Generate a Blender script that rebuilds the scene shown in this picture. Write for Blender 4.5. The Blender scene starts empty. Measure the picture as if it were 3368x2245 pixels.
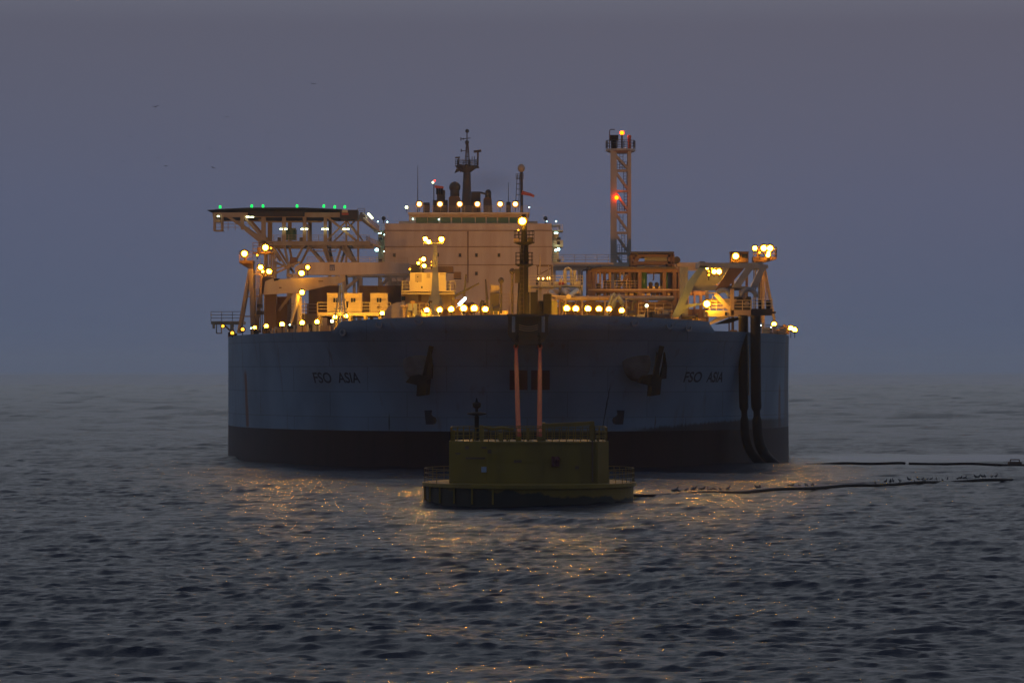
import bpy, math, random
import numpy as np
from mathutils import Vector
random.seed(7)
SC = bpy.context.scene
COL = SC.collection
# ---------------------------------------------------------------- camera
F = 11830.0          # focal length in photograph pixels (3368 wide)
HC = 10.3            # camera height above the sea
cam_d = bpy.data.cameras.new("camera"); cam = bpy.data.objects.new("camera", cam_d); COL.objects.link(cam)
cam.location = (0, 0, HC); cam.rotation_euler = (math.radians(90), 0, 0)
cam_d.sensor_width = 36.0; cam_d.lens = 36.0*F/3368.0
cam_d.shift_y = 97.5/3368.0
cam_d.clip_start = 1.0; cam_d.clip_end = 60000.0
SC.camera = cam
SC.view_settings.view_transform = 'Standard'; SC.view_settings.look = 'None'
SC.view_settings.exposure = 0.0; SC.view_settings.gamma = 1.0
SC.cycles.volume_bounces = 3
SC.cycles.max_bounces = 6
SC.cycles.sample_clamp_indirect = 8.0
SC.cycles.use_light_tree = True
# ---------------------------------------------------------------- world: dusk sky
w = bpy.data.worlds.new("World"); SC.world = w; w.use_nodes = True
nt = w.node_tree; nt.nodes.clear()
def N(t, **k):
    n = nt.nodes.new(t)
    for a, b in k.items(): setattr(n, a, b)
    return n
out = N('ShaderNodeOutputWorld'); bg = N('ShaderNodeBackground'); bg.inputs[1].default_value = 1.0
tc = N('ShaderNodeTexCoord'); sp = N('ShaderNodeSeparateXYZ'); nt.links.new(tc.outputs['Generated'], sp.inputs[0])
mx = N('ShaderNodeMath', operation='MAXIMUM'); mx.inputs[1].default_value = 0.0; nt.links.new(sp.outputs[2], mx.inputs[0])
sq = N('ShaderNodeMath', operation='SQRT'); nt.links.new(mx.outputs[0], sq.inputs[0])
cr = N('ShaderNodeValToRGB'); nt.links.new(sq.outputs[0], cr.inputs[0])
def s2l(r, g, b):
    f = lambda c: ((c/255+0.055)/1.055)**2.4 if c > 10 else c/255/12.92
    return (f(r), f(g), f(b), 1)
stops = [(0.0, s2l(80, 90, 114)), (0.13, s2l(82, 91, 115)), (0.22, s2l(84, 91, 115)), (0.31, s2l(87, 89, 107)),
         (0.42, s2l(143, 149, 159)), (0.62, s2l(158, 164, 172)), (1.0, s2l(54, 68, 104))]
el = cr.color_ramp.elements
el[0].position, el[0].color = stops[0]; el[1].position, el[1].color = stops[-1]
for p, c in stops[1:-1]:
    e = el.new(p); e.color = c
# darker sky behind the camera, away from the afterglow
mr = N('ShaderNodeMapRange'); nt.links.new(sp.outputs[1], mr.inputs[0])
mr.inputs[1].default_value = -0.8; mr.inputs[2].default_value = 0.35; mr.inputs[3].default_value = 0.0; mr.inputs[4].default_value = 1.0
mr.interpolation_type = 'SMOOTHSTEP'
mu = N('ShaderNodeMix', data_type='RGBA', blend_type='MULTIPLY'); mu.inputs[0].default_value = 1.0
bk = N('ShaderNodeMix', data_type='RGBA'); bk.inputs[6].default_value = (0.30, 0.44, 0.60, 1); bk.inputs[7].default_value = (1, 1, 1, 1)
nt.links.new(mr.outputs[0], bk.inputs[0]); nt.links.new(cr.outputs[0], mu.inputs[6]); nt.links.new(bk.outputs[2], mu.inputs[7])
sky = N('ShaderNodeTexSky', sky_type='NISHITA'); sky.sun_disc = False
sky.sun_elevation = math.radians(-1.0); sky.sun_rotation = math.radians(20); sky.dust_density = 4.0
sm = N('ShaderNodeMix', data_type='RGBA', blend_type='ADD'); sm.inputs[0].default_value = 0.02
nt.links.new(mu.outputs[2], sm.inputs[6]); nt.links.new(sky.outputs[0], sm.inputs[7])
nt.links.new(sm.outputs[2], bg.inputs[0]); nt.links.new(bg.outputs[0], out.inputs[0])

# ---------------------------------------------------------------- materials
MATS = {}
def mat(name, col, rough=0.55, metal=0.0, noise=0.0, nscale=1.0, emit=None, estr=0.0, dark=None, streak=False, spec=0.5):
    if name in MATS: return MATS[name]
    m = bpy.data.materials.new(name); m.use_nodes = True; t = m.node_tree
    b = t.nodes['Principled BSDF']
    b.inputs['Base Color'].default_value = (*col, 1); b.inputs['Roughness'].default_value = rough
    b.inputs['Metallic'].default_value = metal; b.inputs['Specular IOR Level'].default_value = spec
    if noise > 0:
        c = t.nodes.new('ShaderNodeTexCoord'); mp = t.nodes.new('ShaderNodeMapping')
        mp.inputs['Scale'].default_value = (nscale, nscale, nscale*(0.15 if streak else 1))
        n = t.nodes.new('ShaderNodeTexNoise'); n.inputs['Scale'].default_value = 1.0; n.inputs['Detail'].default_value = 6
        r = t.nodes.new('ShaderNodeMapRange'); r.inputs[1].default_value = 0.38; r.inputs[2].default_value = 0.72
        r.inputs[3].default_value = 0.0; r.inputs[4].default_value = noise
        x = t.nodes.new('ShaderNodeMix'); x.data_type = 'RGBA'
        x.inputs[6].default_value = (*col, 1); x.inputs[7].default_value = (*(dark or tuple(v*0.35 for v in col)), 1)
        t.links.new(c.outputs['Object'], mp.inputs[0]); t.links.new(mp.outputs[0], n.inputs['Vector'])
        t.links.new(n.outputs[0], r.inputs[0]); t.links.new(r.outputs[0], x.inputs[0]); t.links.new(x.outputs[2], b.inputs['Base Color'])
    if emit:
        b.inputs['Emission Color'].default_value = (*emit, 1); b.inputs['Emission Strength'].default_value = estr
    MATS[name] = m; return m
RUST = (0.16, 0.06, 0.03)
M_CREAM = mat('cream_paint', (0.46, 0.37, 0.30), 0.5, noise=0.5, nscale=0.5, dark=(0.22, 0.11, 0.06), streak=True)
M_BUFF = mat('buff_paint', (0.38, 0.28, 0.18), 0.5, noise=0.6, nscale=0.8, dark=(0.24, 0.12, 0.06), streak=True)
M_WHITE = mat('white_paint', (0.62, 0.50, 0.28), 0.45, noise=0.35, nscale=0.9, dark=(0.4, 0.25, 0.14), streak=True)
M_DARK = mat('dark_steel', (0.045, 0.045, 0.05), 0.6, spec=0.2, noise=0.5, nscale=1.5, dark=(0.09, 0.045, 0.025))
M_BROWN = mat('rusty_brown_paint', (0.16, 0.085, 0.05), 0.7, noise=0.6, nscale=0.7, dark=(0.07, 0.035, 0.02), streak=True)
M_GREEN = mat('green_grey_paint', (0.27, 0.33, 0.25), 0.5, noise=0.4, nscale=0.8)
M_GREY = mat('grey_paint', (0.24, 0.25, 0.27), 0.55, noise=0.4, nscale=0.8)
M_TANK = mat('dark_green_tank_paint', (0.04, 0.12, 0.05), 0.4)
M_BLACKRUB = mat('black_rubber', (0.012, 0.011, 0.014), 0.6, spec=0.15)
M_RED = mat('red_paint', (0.42, 0.05, 0.03), 0.5)
M_BLUE = mat('blue_emblem_paint', (0.03, 0.05, 0.16), 0.5)
M_YEL = mat('yellow_buoy_paint', (0.235, 0.14, 0.006), 0.6, noise=0.6, nscale=0.5, dark=(0.10, 0.055, 0.015), streak=True)
M_GROW = mat('marine_growth', (0.02, 0.022, 0.015), 0.9, noise=0.6, nscale=2.0)
M_ROPE = mat('orange_red_rope', (0.50, 0.095, 0.05), 0.9, noise=0.6, nscale=4.0, spec=0.1)
M_DECK = mat('deck_paint', (0.10, 0.13, 0.09), 0.7, noise=0.5, nscale=0.4, dark=(0.12, 0.05, 0.03))
M_GLASS = mat('dark_window_glass', (0.015, 0.02, 0.02), 0.08, spec=0.6)
M_BRIDGEGLASS = mat('faintly_lit_bridge_glass', (0.02, 0.04, 0.02), 0.1, emit=(0.4, 0.42, 0.12), estr=0.05)
M_BRIDGEGLASS.use_nodes = True
M_BULB = mat('dark_draught_mark_paint', (0.01, 0.015, 0.03), 0.6)
M_BLACKST = mat('black_steel', (0.011, 0.011, 0.013), 0.7, spec=0.08)
M_MAROON = mat('maroon_paint', (0.09, 0.010, 0.018), 0.6)
NA = (1.0, 0.42, 0.016)
L_NA = mat('sodium_lens', (0.8, 0.8, 0.8), emit=NA, estr=190)
L_NAM = mat('sodium_lens_mast', (0.8, 0.8, 0.8), emit=NA, estr=150)
L_NA2 = mat('sodium_lens_dim', (0.8, 0.8, 0.8), emit=NA, estr=50)
L_NA3 = mat('sodium_lens_faint', (0.8, 0.6, 0.4), emit=NA, estr=4)
L_NAB = mat('sodium_lens_strong', (0.8, 0.8, 0.8), emit=NA, estr=560)
M_RINGN = mat('glow_ring_dark', (0.035, 0.022, 0.010), 0.8, spec=0.1); M_RINGF = mat('glow_ring_pale', (0.30, 0.15, 0.05), 0.8)  # rings added round the lenses, toned to show as an orange halo
L_FAR = mat('sodium_lens_far', (0.8, 0.8, 0.8), emit=(1.0, 0.60, 0.14), estr=12)
L_FL = mat('fluorescent_lens', (0.8, 0.8, 0.8), emit=(0.9, 1.0, 0.55), estr=7)
L_COOL = mat('cool_white_lens', (0.8, 0.8, 0.8), emit=(0.55, 1.0, 0.95), estr=9)
L_BLUEW = mat('blue_white_lens', (0.8, 0.8, 0.8), emit=(0.6, 0.85, 1.0), estr=25)
L_GRN = mat('green_perimeter_lens', (0.05, 0.4, 0.1), emit=(0.0, 1.0, 0.12), estr=1.6)
L_RED = mat('red_beacon_lens', (0.5, 0.02, 0.01), emit=(1.0, 0.035, 0.0), estr=28)

# ---------------------------------------------------------------- geometry helpers
def X(u, Y): return (u-1684.0)/F*Y
def Z(v, Y): return HC-(v-1220.0)/F*Y
def P(u, v, Y): return Vector((X(u, Y), Y, Z(v, Y)))
DECK = 14.3
class MB:
    def __init__(s): s.v = []; s.f = []; s.m = []; s.mi = 0
    def add(s, vs, fs):
        n = len(s.v); s.v += [tuple(a) for a in vs]
        for f in fs: s.f.append(tuple(i+n for i in f)); s.m.append(s.mi)
        return s
    def box(s, a, b):
        x0, x1 = sorted((a[0], b[0])); y0, y1 = sorted((a[1], b[1])); z0, z1 = sorted((a[2], b[2]))
        return s.add([(x0,y0,z0),(x1,y0,z0),(x1,y1,z0),(x0,y1,z0),(x0,y0,z1),(x1,y0,z1),(x1,y1,z1),(x0,y1,z1)],
                     [(0,3,2,1),(4,5,6,7),(0,1,5,4),(1,2,6,5),(2,3,7,6),(3,0,4,7)])
    def pbox(s, u0, v0, u1, v1, Y, d): return s.box((X(u0,Y), Y, Z(v0,Y)), (X(u1,Y), Y+d, Z(v1,Y)))
    def dbox(s, u0, v0, u1, Y, d): return s.box((X(u0,Y), Y, Z(v0,Y)), (X(u1,Y), Y+d, DECK))   # stands on the deck
    def beam(s, p, q, wd, h=None):
        p = Vector(p); q = Vector(q); h = h or wd; d = (q-p)
        if d.length < 1e-6: return s
        d.normalize(); a = Vector((0,1,0)) if abs(d.y) < 0.9 else Vector((0,0,1))
        sx = d.cross(a).normalized()*wd/2; sy = d.cross(sx).normalized()*h/2
        vs = [p-sx-sy, p+sx-sy, p+sx+sy, p-sx+sy, q-sx-sy, q+sx-sy, q+sx+sy, q-sx+sy]
        return s.add(vs, [(0,3,2,1),(4,5,6,7),(0,1,5,4),(1,2,6,5),(2,3,7,6),(3,0,4,7)])
    def tube(s, pts, r, n=10, r1=None, cap=True):
        pts = [Vector(p) for p in pts]; rs = r if isinstance(r, (list, tuple)) else [r + ((r1 if r1 is not None else r)-r)*i/(len(pts)-1) for i in range(len(pts))]
        vs = []; ref = None
        for i, p in enumerate(pts):
            d = (pts[min(i+1, len(pts)-1)]-pts[max(i-1, 0)]).normalized()
            if ref is None: ref = Vector((0,1,0)) if abs(d.y) < 0.8 else Vector((0,0,1))
            a = d.cross(ref).normalized(); b = d.cross(a).normalized(); ref = -b if False else ref
            for k in range(n):
                t = 2*math.pi*k/n; vs.append(p+a*math.cos(t)*rs[i]+b*math.sin(t)*rs[i])
        fs = [(i*n+k, i*n+(k+1)%n, (i+1)*n+(k+1)%n, (i+1)*n+k) for i in range(len(pts)-1) for k in range(n)]
        if cap: fs += [tuple(range(n-1, -1, -1)), tuple(range((len(pts)-1)*n, len(pts)*n))]
        return s.add(vs, fs)
    def pbeam(s, u0, v0, u1, v1, Y, wpx, Y2=None, hpx=None):
        Y2 = Y2 or Y; return s.beam(P(u0,v0,Y), P(u1,v1,Y2), wpx/F*Y, (hpx or wpx)/F*Y)
    def sph(s, c, r, n=8, m=6, sz=1.0):
        c = Vector(c); vs = [c+Vector((0,0,r*sz))]
        for i in range(1, m):
            t = math.pi*i/m
            for k in range(n): vs.append(c+Vector((math.sin(t)*math.cos(2*math.pi*k/n)*r, math.sin(t)*math.sin(2*math.pi*k/n)*r, math.cos(t)*r*sz)))
        vs.append(c-Vector((0,0,r*sz))); L = len(vs)-1
        fs = [(0, 1+k, 1+(k+1)%n) for k in range(n)]
        for i in range(m-2): fs += [(1+i*n+k, 1+(i+1)*n+k, 1+(i+1)*n+(k+1)%n, 1+i*n+(k+1)%n) for k in range(n)]
        fs += [(L, 1+(m-2)*n+(k+1)%n, 1+(m-2)*n+k) for k in range(n)]
        return s.add(vs, fs)
    def prism(s, pts, y0, y1):       # pts: (x,z) outline, front y0, back y1
        n = len(pts); vs = [(x,y0,z) for x,z in pts]+[(x,y1,z) for x,z in pts]
        return s.add(vs, [tuple(range(n)), tuple(range(2*n-1, n-1, -1))]+[(i, i+n, (i+1)%n+n, (i+1)%n) for i in range(n)])
    def pprism(s, uv, Y, d): return s.prism([(X(u,Y), Z(v,Y)) for u, v in uv], Y, Y+d)
    def lathe(s, c, prof, n=24):     # prof: (r,z) from bottom to top
        vs = [(c[0]+r*math.cos(2*math.pi*k/n), c[1]+r*math.sin(2*math.pi*k/n), z) for r, z in prof for k in range(n)]
        fs = [(i*n+k, i*n+(k+1)%n, (i+1)*n+(k+1)%n, (i+1)*n+k) for i in range(len(prof)-1) for k in range(n)]
        fs += [tuple(range(n-1, -1, -1)), tuple(range((len(prof)-1)*n, len(prof)*n))]
        return s.add(vs, fs)
    def rail(s, pts, h=1.1, step=1.6, wd=0.055, bars=3):
        for a, b in zip(pts[:-1], pts[1:]):
            a = Vector(a); b = Vector(b); L = (b-a).length; n = max(1, round(L/step))
            for k in range(n+1):
                p = a+(b-a)*k/n; s.beam(p, p+Vector((0,0,h)), wd)
            for j in range(bars):
                z = Vector((0,0,h*(j+1)/bars)); s.beam(a+z, b+z, wd*0.9)
        return s
    def ladder(s, p, q, wd=0.45, step=0.5, t=0.06):
        p = Vector(p); q = Vector(q); o = Vector((wd/2,0,0)); s.beam(p-o, q-o, t); s.beam(p+o, q+o, t)
        n = int((q-p).length/step)
        for k in range(1, n): c = p+(q-p)*k/n; s.beam(c-o, c+o, t*0.8)
        return s
    def build(s, name, mats, parent=None, smooth=False):
        me = bpy.data.meshes.new(name); o = bpy.data.objects.new(name, me)
        off = Vector(ORG.get(parent.name, (0,0,0))) if parent else Vector((0,0,0))
        me.from_pydata([(a[0]-off.x, a[1]-off.y, a[2]-off.z) for a in s.v], [], s.f)
        for m in (mats if isinstance(mats, (list, tuple)) else [mats]): me.materials.append(m)
        if any(s.m): me.polygons.foreach_set('material_index', s.m)
        if smooth: me.polygons.foreach_set('use_smooth', [True]*len(me.polygons))
        me.update(); COL.objects.link(o)
        if parent: o.parent = parent; ORG[o.name] = off
        return o
ORG = {}
def thing(name, label, cat, loc, group=None):
    o = bpy.data.objects.new(name, None); COL.objects.link(o); o.location = loc; ORG[o.name] = Vector(loc)
    o.empty_display_size = 0.5
    return tag(o, label, cat, group)
def tag(o, label=None, cat=None, group=None, kind=None):
    if label: o['label'] = label
    if cat: o['category'] = cat
    if group: o['group'] = group
    if kind: o['kind'] = kind
    return o

# ---------------------------------------------------------------- sea
def tile(L, Nn, lmin, lmax, seed, slope, wind=math.radians(250), choppy=0.7):
    rs = np.random.RandomState(seed); k1 = 2*math.pi*np.fft.fftfreq(Nn, L/Nn); kx, ky = np.meshgrid(k1, k1)
    k = np.hypot(kx, ky); k[0,0] = 1; kx_, ky_ = kx/k, ky/k
    c = kx_*math.cos(wind)+ky_*math.sin(wind)
    A = k**-2.0*(0.12+np.abs(c)**4)*np.exp(-(k*lmin/2/math.pi)**4*0.5)*np.exp(-(2*math.pi/lmax/k)**4*0.5); A[0,0] = 0
    Hf = A*np.fft.fft2(rs.randn(Nn, Nn))
    sx = np.real(np.fft.ifft2(1j*kx*Hf)); sy = np.real(np.fft.ifft2(1j*ky*Hf))
    g = slope/math.sqrt((sx**2+sy**2).mean()); Hf = Hf*g
    return (L, Nn, np.real(np.fft.ifft2(Hf)), np.real(np.fft.ifft2(1j*kx_*Hf))*choppy, np.real(np.fft.ifft2(1j*ky_*Hf))*choppy)
def samp(t, x, y):
    L, Nn, h, dx, dy = t; fx = (x/L*Nn) % Nn; fy = (y/L*Nn) % Nn
    i = np.floor(fx).astype(int) % Nn; j = np.floor(fy).astype(int) % Nn; a = fx-np.floor(fx); b = fy-np.floor(fy); i1 = (i+1) % Nn; j1 = (j+1) % Nn
    return [q[j,i]*(1-a)*(1-b)+q[j,i1]*a*(1-b)+q[j1,i]*(1-a)*b+q[j1,i1]*a*b for q in (h, dx, dy)]
T1 = tile(173.0, 1024, 0.8, 3.2, 3, 0.135, wind=math.radians(258))
T2 = tile(41.0, 512, 0.32, 1.1, 5, 0.20, wind=math.radians(276))
T3 = tile(407.0, 512, 3.5, 40.0, 9, 0.06, wind=math.radians(244))
def build_water():
    ts = np.concatenate([-np.geomspace(6, 0.235, 26), np.linspace(-0.215, 0.215, 620), np.geomspace(0.235, 6, 26)])
    ys = [60.0]
    while ys[-1] < 24000: ys.append(ys[-1]*(1.0009 if 112 < ys[-1] < 560 else (1.0021 if 112 < ys[-1] < 2600 else 1.02)))
    ys = np.array(ys); TT, YY = np.meshgrid(ts, ys); XX = TT*YY
    dxs = YY*0.0008
    h1, a1, b1 = samp(T1, XX, YY); h3, a3, b3 = samp(T3, XX, YY); h2, a2, b2 = samp(T2, XX, YY)
    # patches of calmer and rougher water
    def lf(L_, seed, k_):      # smooth random patches
        rs = np.random.RandomState(seed); q = rs.rand(64, 64); fx = (XX/L_) % 64; fy = (YY/(L_*k_)) % 64; i = fx.astype(int) % 64; j = fy.astype(int) % 64; a_ = fx-np.floor(fx); b_ = fy-np.floor(fy)
        a_ = a_*a_*(3-2*a_); b_ = b_*b_*(3-2*b_); i1 = (i+1) % 64; j1 = (j+1) % 64
        return q[j,i]*(1-a_)*(1-b_)+q[j,i1]*a_*(1-b_)+q[j1,i]*(1-a_)*b_+q[j1,i1]*a_*b_
    g = 0.62+0.5*lf(31, 1, 1.6)+0.3*lf(12, 2, 1.3)
    g = np.where(YY > 500, g*(0.55+0.9*lf(60, 4, 2.6)), g)
    edge = np.clip((0.225-np.abs(TT))/0.02, 0, 1)
    f3 = (1+np.clip((YY-330)/400, 0, 1.3))*edge*np.clip((YY-100)/40, 0, 1)*np.clip((6000-YY)/3000, 0, 1); f1 = g*edge*np.clip((2700-YY)/1500, 0.0, 1)*np.clip((YY-100)/8, 0, 1); f2 = g*edge*np.clip((0.42-dxs)/0.25, 0, 1)*np.clip((YY-104)/6, 0, 1)
    # calm slick streaming away from the ship's side
    yc = 424+0.06*(XX-30); sl = np.exp(-((YY-yc)/20)**4)*np.clip((XX-30)/8, 0, 1); f1 *= 1-0.93*sl; f2 *= 1-0.95*sl
    f3 = f3*(1-.6*sl); Zz = h1*f1+h2*f2+h3*f3; Xn = XX+a1*f1+a2*f2; Yn = YY+b1*f1+b2*f2
    R, Cn = XX.shape; co = np.stack([Xn, Yn, Zz], -1).reshape(-1, 3)
    idx = np.arange(R*Cn).reshape(R, Cn); q = np.stack([idx[:-1,:-1], idx[:-1,1:], idx[1:,1:], idx[1:,:-1]], -1).reshape(-1)
    me = bpy.data.meshes.new('water'); me.vertices.add(R*Cn); me.vertices.foreach_set('co', co.astype(np.float32).ravel())
    nf = len(q)//4; me.loops.add(len(q)); me.loops.foreach_set('vertex_index', q.astype(np.int32))
    me.polygons.add(nf); me.polygons.foreach_set('loop_start', np.arange(0, len(q), 4, dtype=np.int32)); me.polygons.foreach_set('loop_total', np.full(nf, 4, np.int32))
    me.update(calc_edges=True); me.polygons.foreach_set('use_smooth', np.ones(nf, bool))
    me.attributes.new('slick', 'FLOAT', 'POINT').data.foreach_set('value', sl.astype(np.float32).ravel())
    o = bpy.data.objects.new('water', me); COL.objects.link(o); tag(o, kind='structure')
    m = bpy.data.materials.new('sea_water'); m.use_nodes = True; t = m.node_tree; b = t.nodes['Principled BSDF']
    b.inputs['Base Color'].default_value = (0.004, 0.012, 0.028, 1); b.inputs['Roughness'].default_value = 0.21; b.inputs['IOR'].default_value = 1.333
    tcn = t.nodes.new('ShaderNodeTexCoord'); prev = None
    at = t.nodes.new('ShaderNodeAttribute'); at.attribute_name = 'slick'
    inv = t.nodes.new('ShaderNodeMath'); inv.operation = 'MULTIPLY_ADD'; inv.inputs[1].default_value = -0.85; inv.inputs[2].default_value = 1.0; t.links.new(at.outputs['Fac'], inv.inputs[0])
    for sc, st, dist in ((2.4, 0.65, 0.11), (7.5, 0.5, 0.035), (21.0, 0.5, 0.012)):
        mp = t.nodes.new('ShaderNodeMapping'); mp.inputs['Scale'].default_value = (sc*0.7, sc, sc)
        n = t.nodes.new('ShaderNodeTexNoise'); n.inputs['Detail'].default_value = 3; n.inputs['Roughness'].default_value = 0.6
        bp = t.nodes.new('ShaderNodeBump'); bp.inputs['Distance'].default_value = dist
        ml = t.nodes.new('ShaderNodeMath'); ml.operation = 'MULTIPLY'; ml.inputs[1].default_value = st
        t.links.new(inv.outputs[0], ml.inputs[0]); t.links.new(ml.outputs[0], bp.inputs['Strength'])
        t.links.new(tcn.outputs['Object'], mp.inputs[0]); t.links.new(mp.outputs[0], n.inputs['Vector']); t.links.new(n.outputs[0], bp.inputs['Height'])
        if prev: t.links.new(prev.outputs[0], bp.inputs['Normal'])
        prev = bp
    t.links.new(prev.outputs[0], b.inputs['Normal']); me.materials.append(m)
build_water()
# ---------------------------------------------------------------- haze
hz = MB().box((-13000, -300, -1.2), (13000, 13000, 62)).build('haze', [])
tag(hz, kind='stuff'); hz.data.materials.clear()
hm = bpy.data.materials.new('haze_air'); hm.use_nodes = True; hm.node_tree.nodes.clear()
ho = hm.node_tree.nodes.new('ShaderNodeOutputMaterial'); hv = hm.node_tree.nodes.new('ShaderNodeVolumePrincipled')
hv.inputs['Color'].default_value = (0.84, 0.90, 1.0, 1); hv.inputs['Density'].default_value = 0.00009; hv.inputs['Anisotropy'].default_value = 0.82
hm.node_tree.links.new(hv.outputs[0], ho.inputs['Volume']); hz.data.materials.append(hm)
# ================================================================ the tanker
SHIP = thing('tanker_ship', 'huge moored oil storage tanker seen bow on, deck ablaze with orange lamps', 'ship', (1.6, 375, 0))
def cx(Y): return 1.65-0.042*(min(Y, 436)-375)-0.022*max(0.0, Y-436)
HB = 33.35; YE = 436.0
def stem(z): return 380.5-7.0*max(0.0, min(1.2, (z-1)/14))**2.1
def hy(t, z):                      # y of the hull surface at lateral offset t and height z
    k = max(0.0, min(1.0, z/15)); p = 2.35-0.15*k; a = min(1.0, abs(t)/HB); y0 = stem(z)
    return y0+(YE-y0)*(1-(1-a**p)**(1/p))
def hx(t, Y): return cx(Y)+t
def hull_pt(t, z, off=0.0):
    y = hy(t, z)
    if off:
        e = 0.05; y2 = hy(t+e, z); nx, ny = (y2-y), -e; l = math.hypot(nx, ny); s = 1
        return Vector((hx(t, y)+nx/l*off*s, y+ny/l*off, z))
    return Vector((hx(t, y), y, z))
def t_at(u, v):                    # lateral offset and height on the hull that shows at pixel (u, v)
    t = 0.0; z = 8.0
    for _ in range(60):
        Y = hy(t, z); t = t*0.5+0.5*(X(u, Y)-cx(Y)); t = max(-33.9, min(33.9, t)); z = Z(v, Y)
    return t, z
def deck_z(t):
    a = abs(t)/HB; return 14.75-0.4*a**2
def build_hull():
    aa = [math.sin(math.pi/2*i/60) for i in range(-60, 61)]; ts = [HB*a for a in aa]
    zs = [-2, 0, 0.5, 1, 2, 3, 4, 5, 6, 7, 8, 9, 10, 11, 12, 13, None]
    vs = []; n = len(ts)
    for zz in zs:
        for t in ts:
            z = deck_z(t) if zz is None else zz; vs.append(hull_pt(t, z))
    fs = [(i*n+k, i*n+k+1, (i+1)*n+k+1, (i+1)*n+k) for i in range(len(zs)-1) for k in range(n-1)]
    nb = len(vs)
    for zz in (-2, DECK+0.05):     # straight sides and stern
        for t in (-HB, HB): vs.append((cx(712)+t*0.9, 712, zz))
    z0 = lambda k: 0*n+k; z1 = lambda k: (len(zs)-1)*n+k
    colL = [i*n for i in range(len(zs))]; colR = [i*n+n-1 for i in range(len(zs))]
    fs.append(tuple([nb]+colL+[nb+2])); fs.append(tuple([nb+1, nb+3]+colR[::-1])); fs.append((nb, nb+2, nb+3, nb+1))
    mb = MB(); mb.add(vs, fs); h = mb.build('hull', hull_mat(), SHIP, smooth=True)
    top = [hull_pt(t, deck_z(t)) for t in ts]; d = MB()
    rowsv = top+[Vector((p.x, 436.5, DECK+0.05)) for p in top]+[Vector((cx(712)+t*0.9, 712, DECK+0.05)) for t in ts]
    d.add(rowsv, [(i*n+k, i*n+k+1, (i+1)*n+k+1, (i+1)*n+k) for i in range(2) for k in range(n-1)]); d.build('main_deck', M_DECK, SHIP)
    b = MB(); bts = [t for t in np.linspace(-20.4, 20.4, 110)]
    def bt(t):
        a = abs(t); top = 15.55+0.6*(1-(a/20)**2); r = min(1, max(0, (20.4-a)/0.9)); r = r*r*(3-2*r)
        base = deck_z(t); return base+(top-base)*r
    o0 = [hull_pt(t, deck_z(t)-0.4, 0.02) for t in bts]; o1 = []; i1 = []; i0 = []
    for t in bts:
        p = hull_pt(t, bt(t), 0.02); o1.append(Vector((p.x, p.y, bt(t)))); i1.append(Vector((p.x, p.y+0.35, bt(t)))); p = hull_pt(t, deck_z(t)); i0.append(Vector((p.x, p.y+0.4, deck_z(t)-0.1)))
    m = len(bts); b.add(o0+o1+i1+i0, [(i*m+k, i*m+k+1, (i+1)*m+k+1, (i+1)*m+k) for i in range(3) for k in range(m-1)])
    return h, b.build('bulwark', hull_mat(), SHIP, smooth=True)
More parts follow.
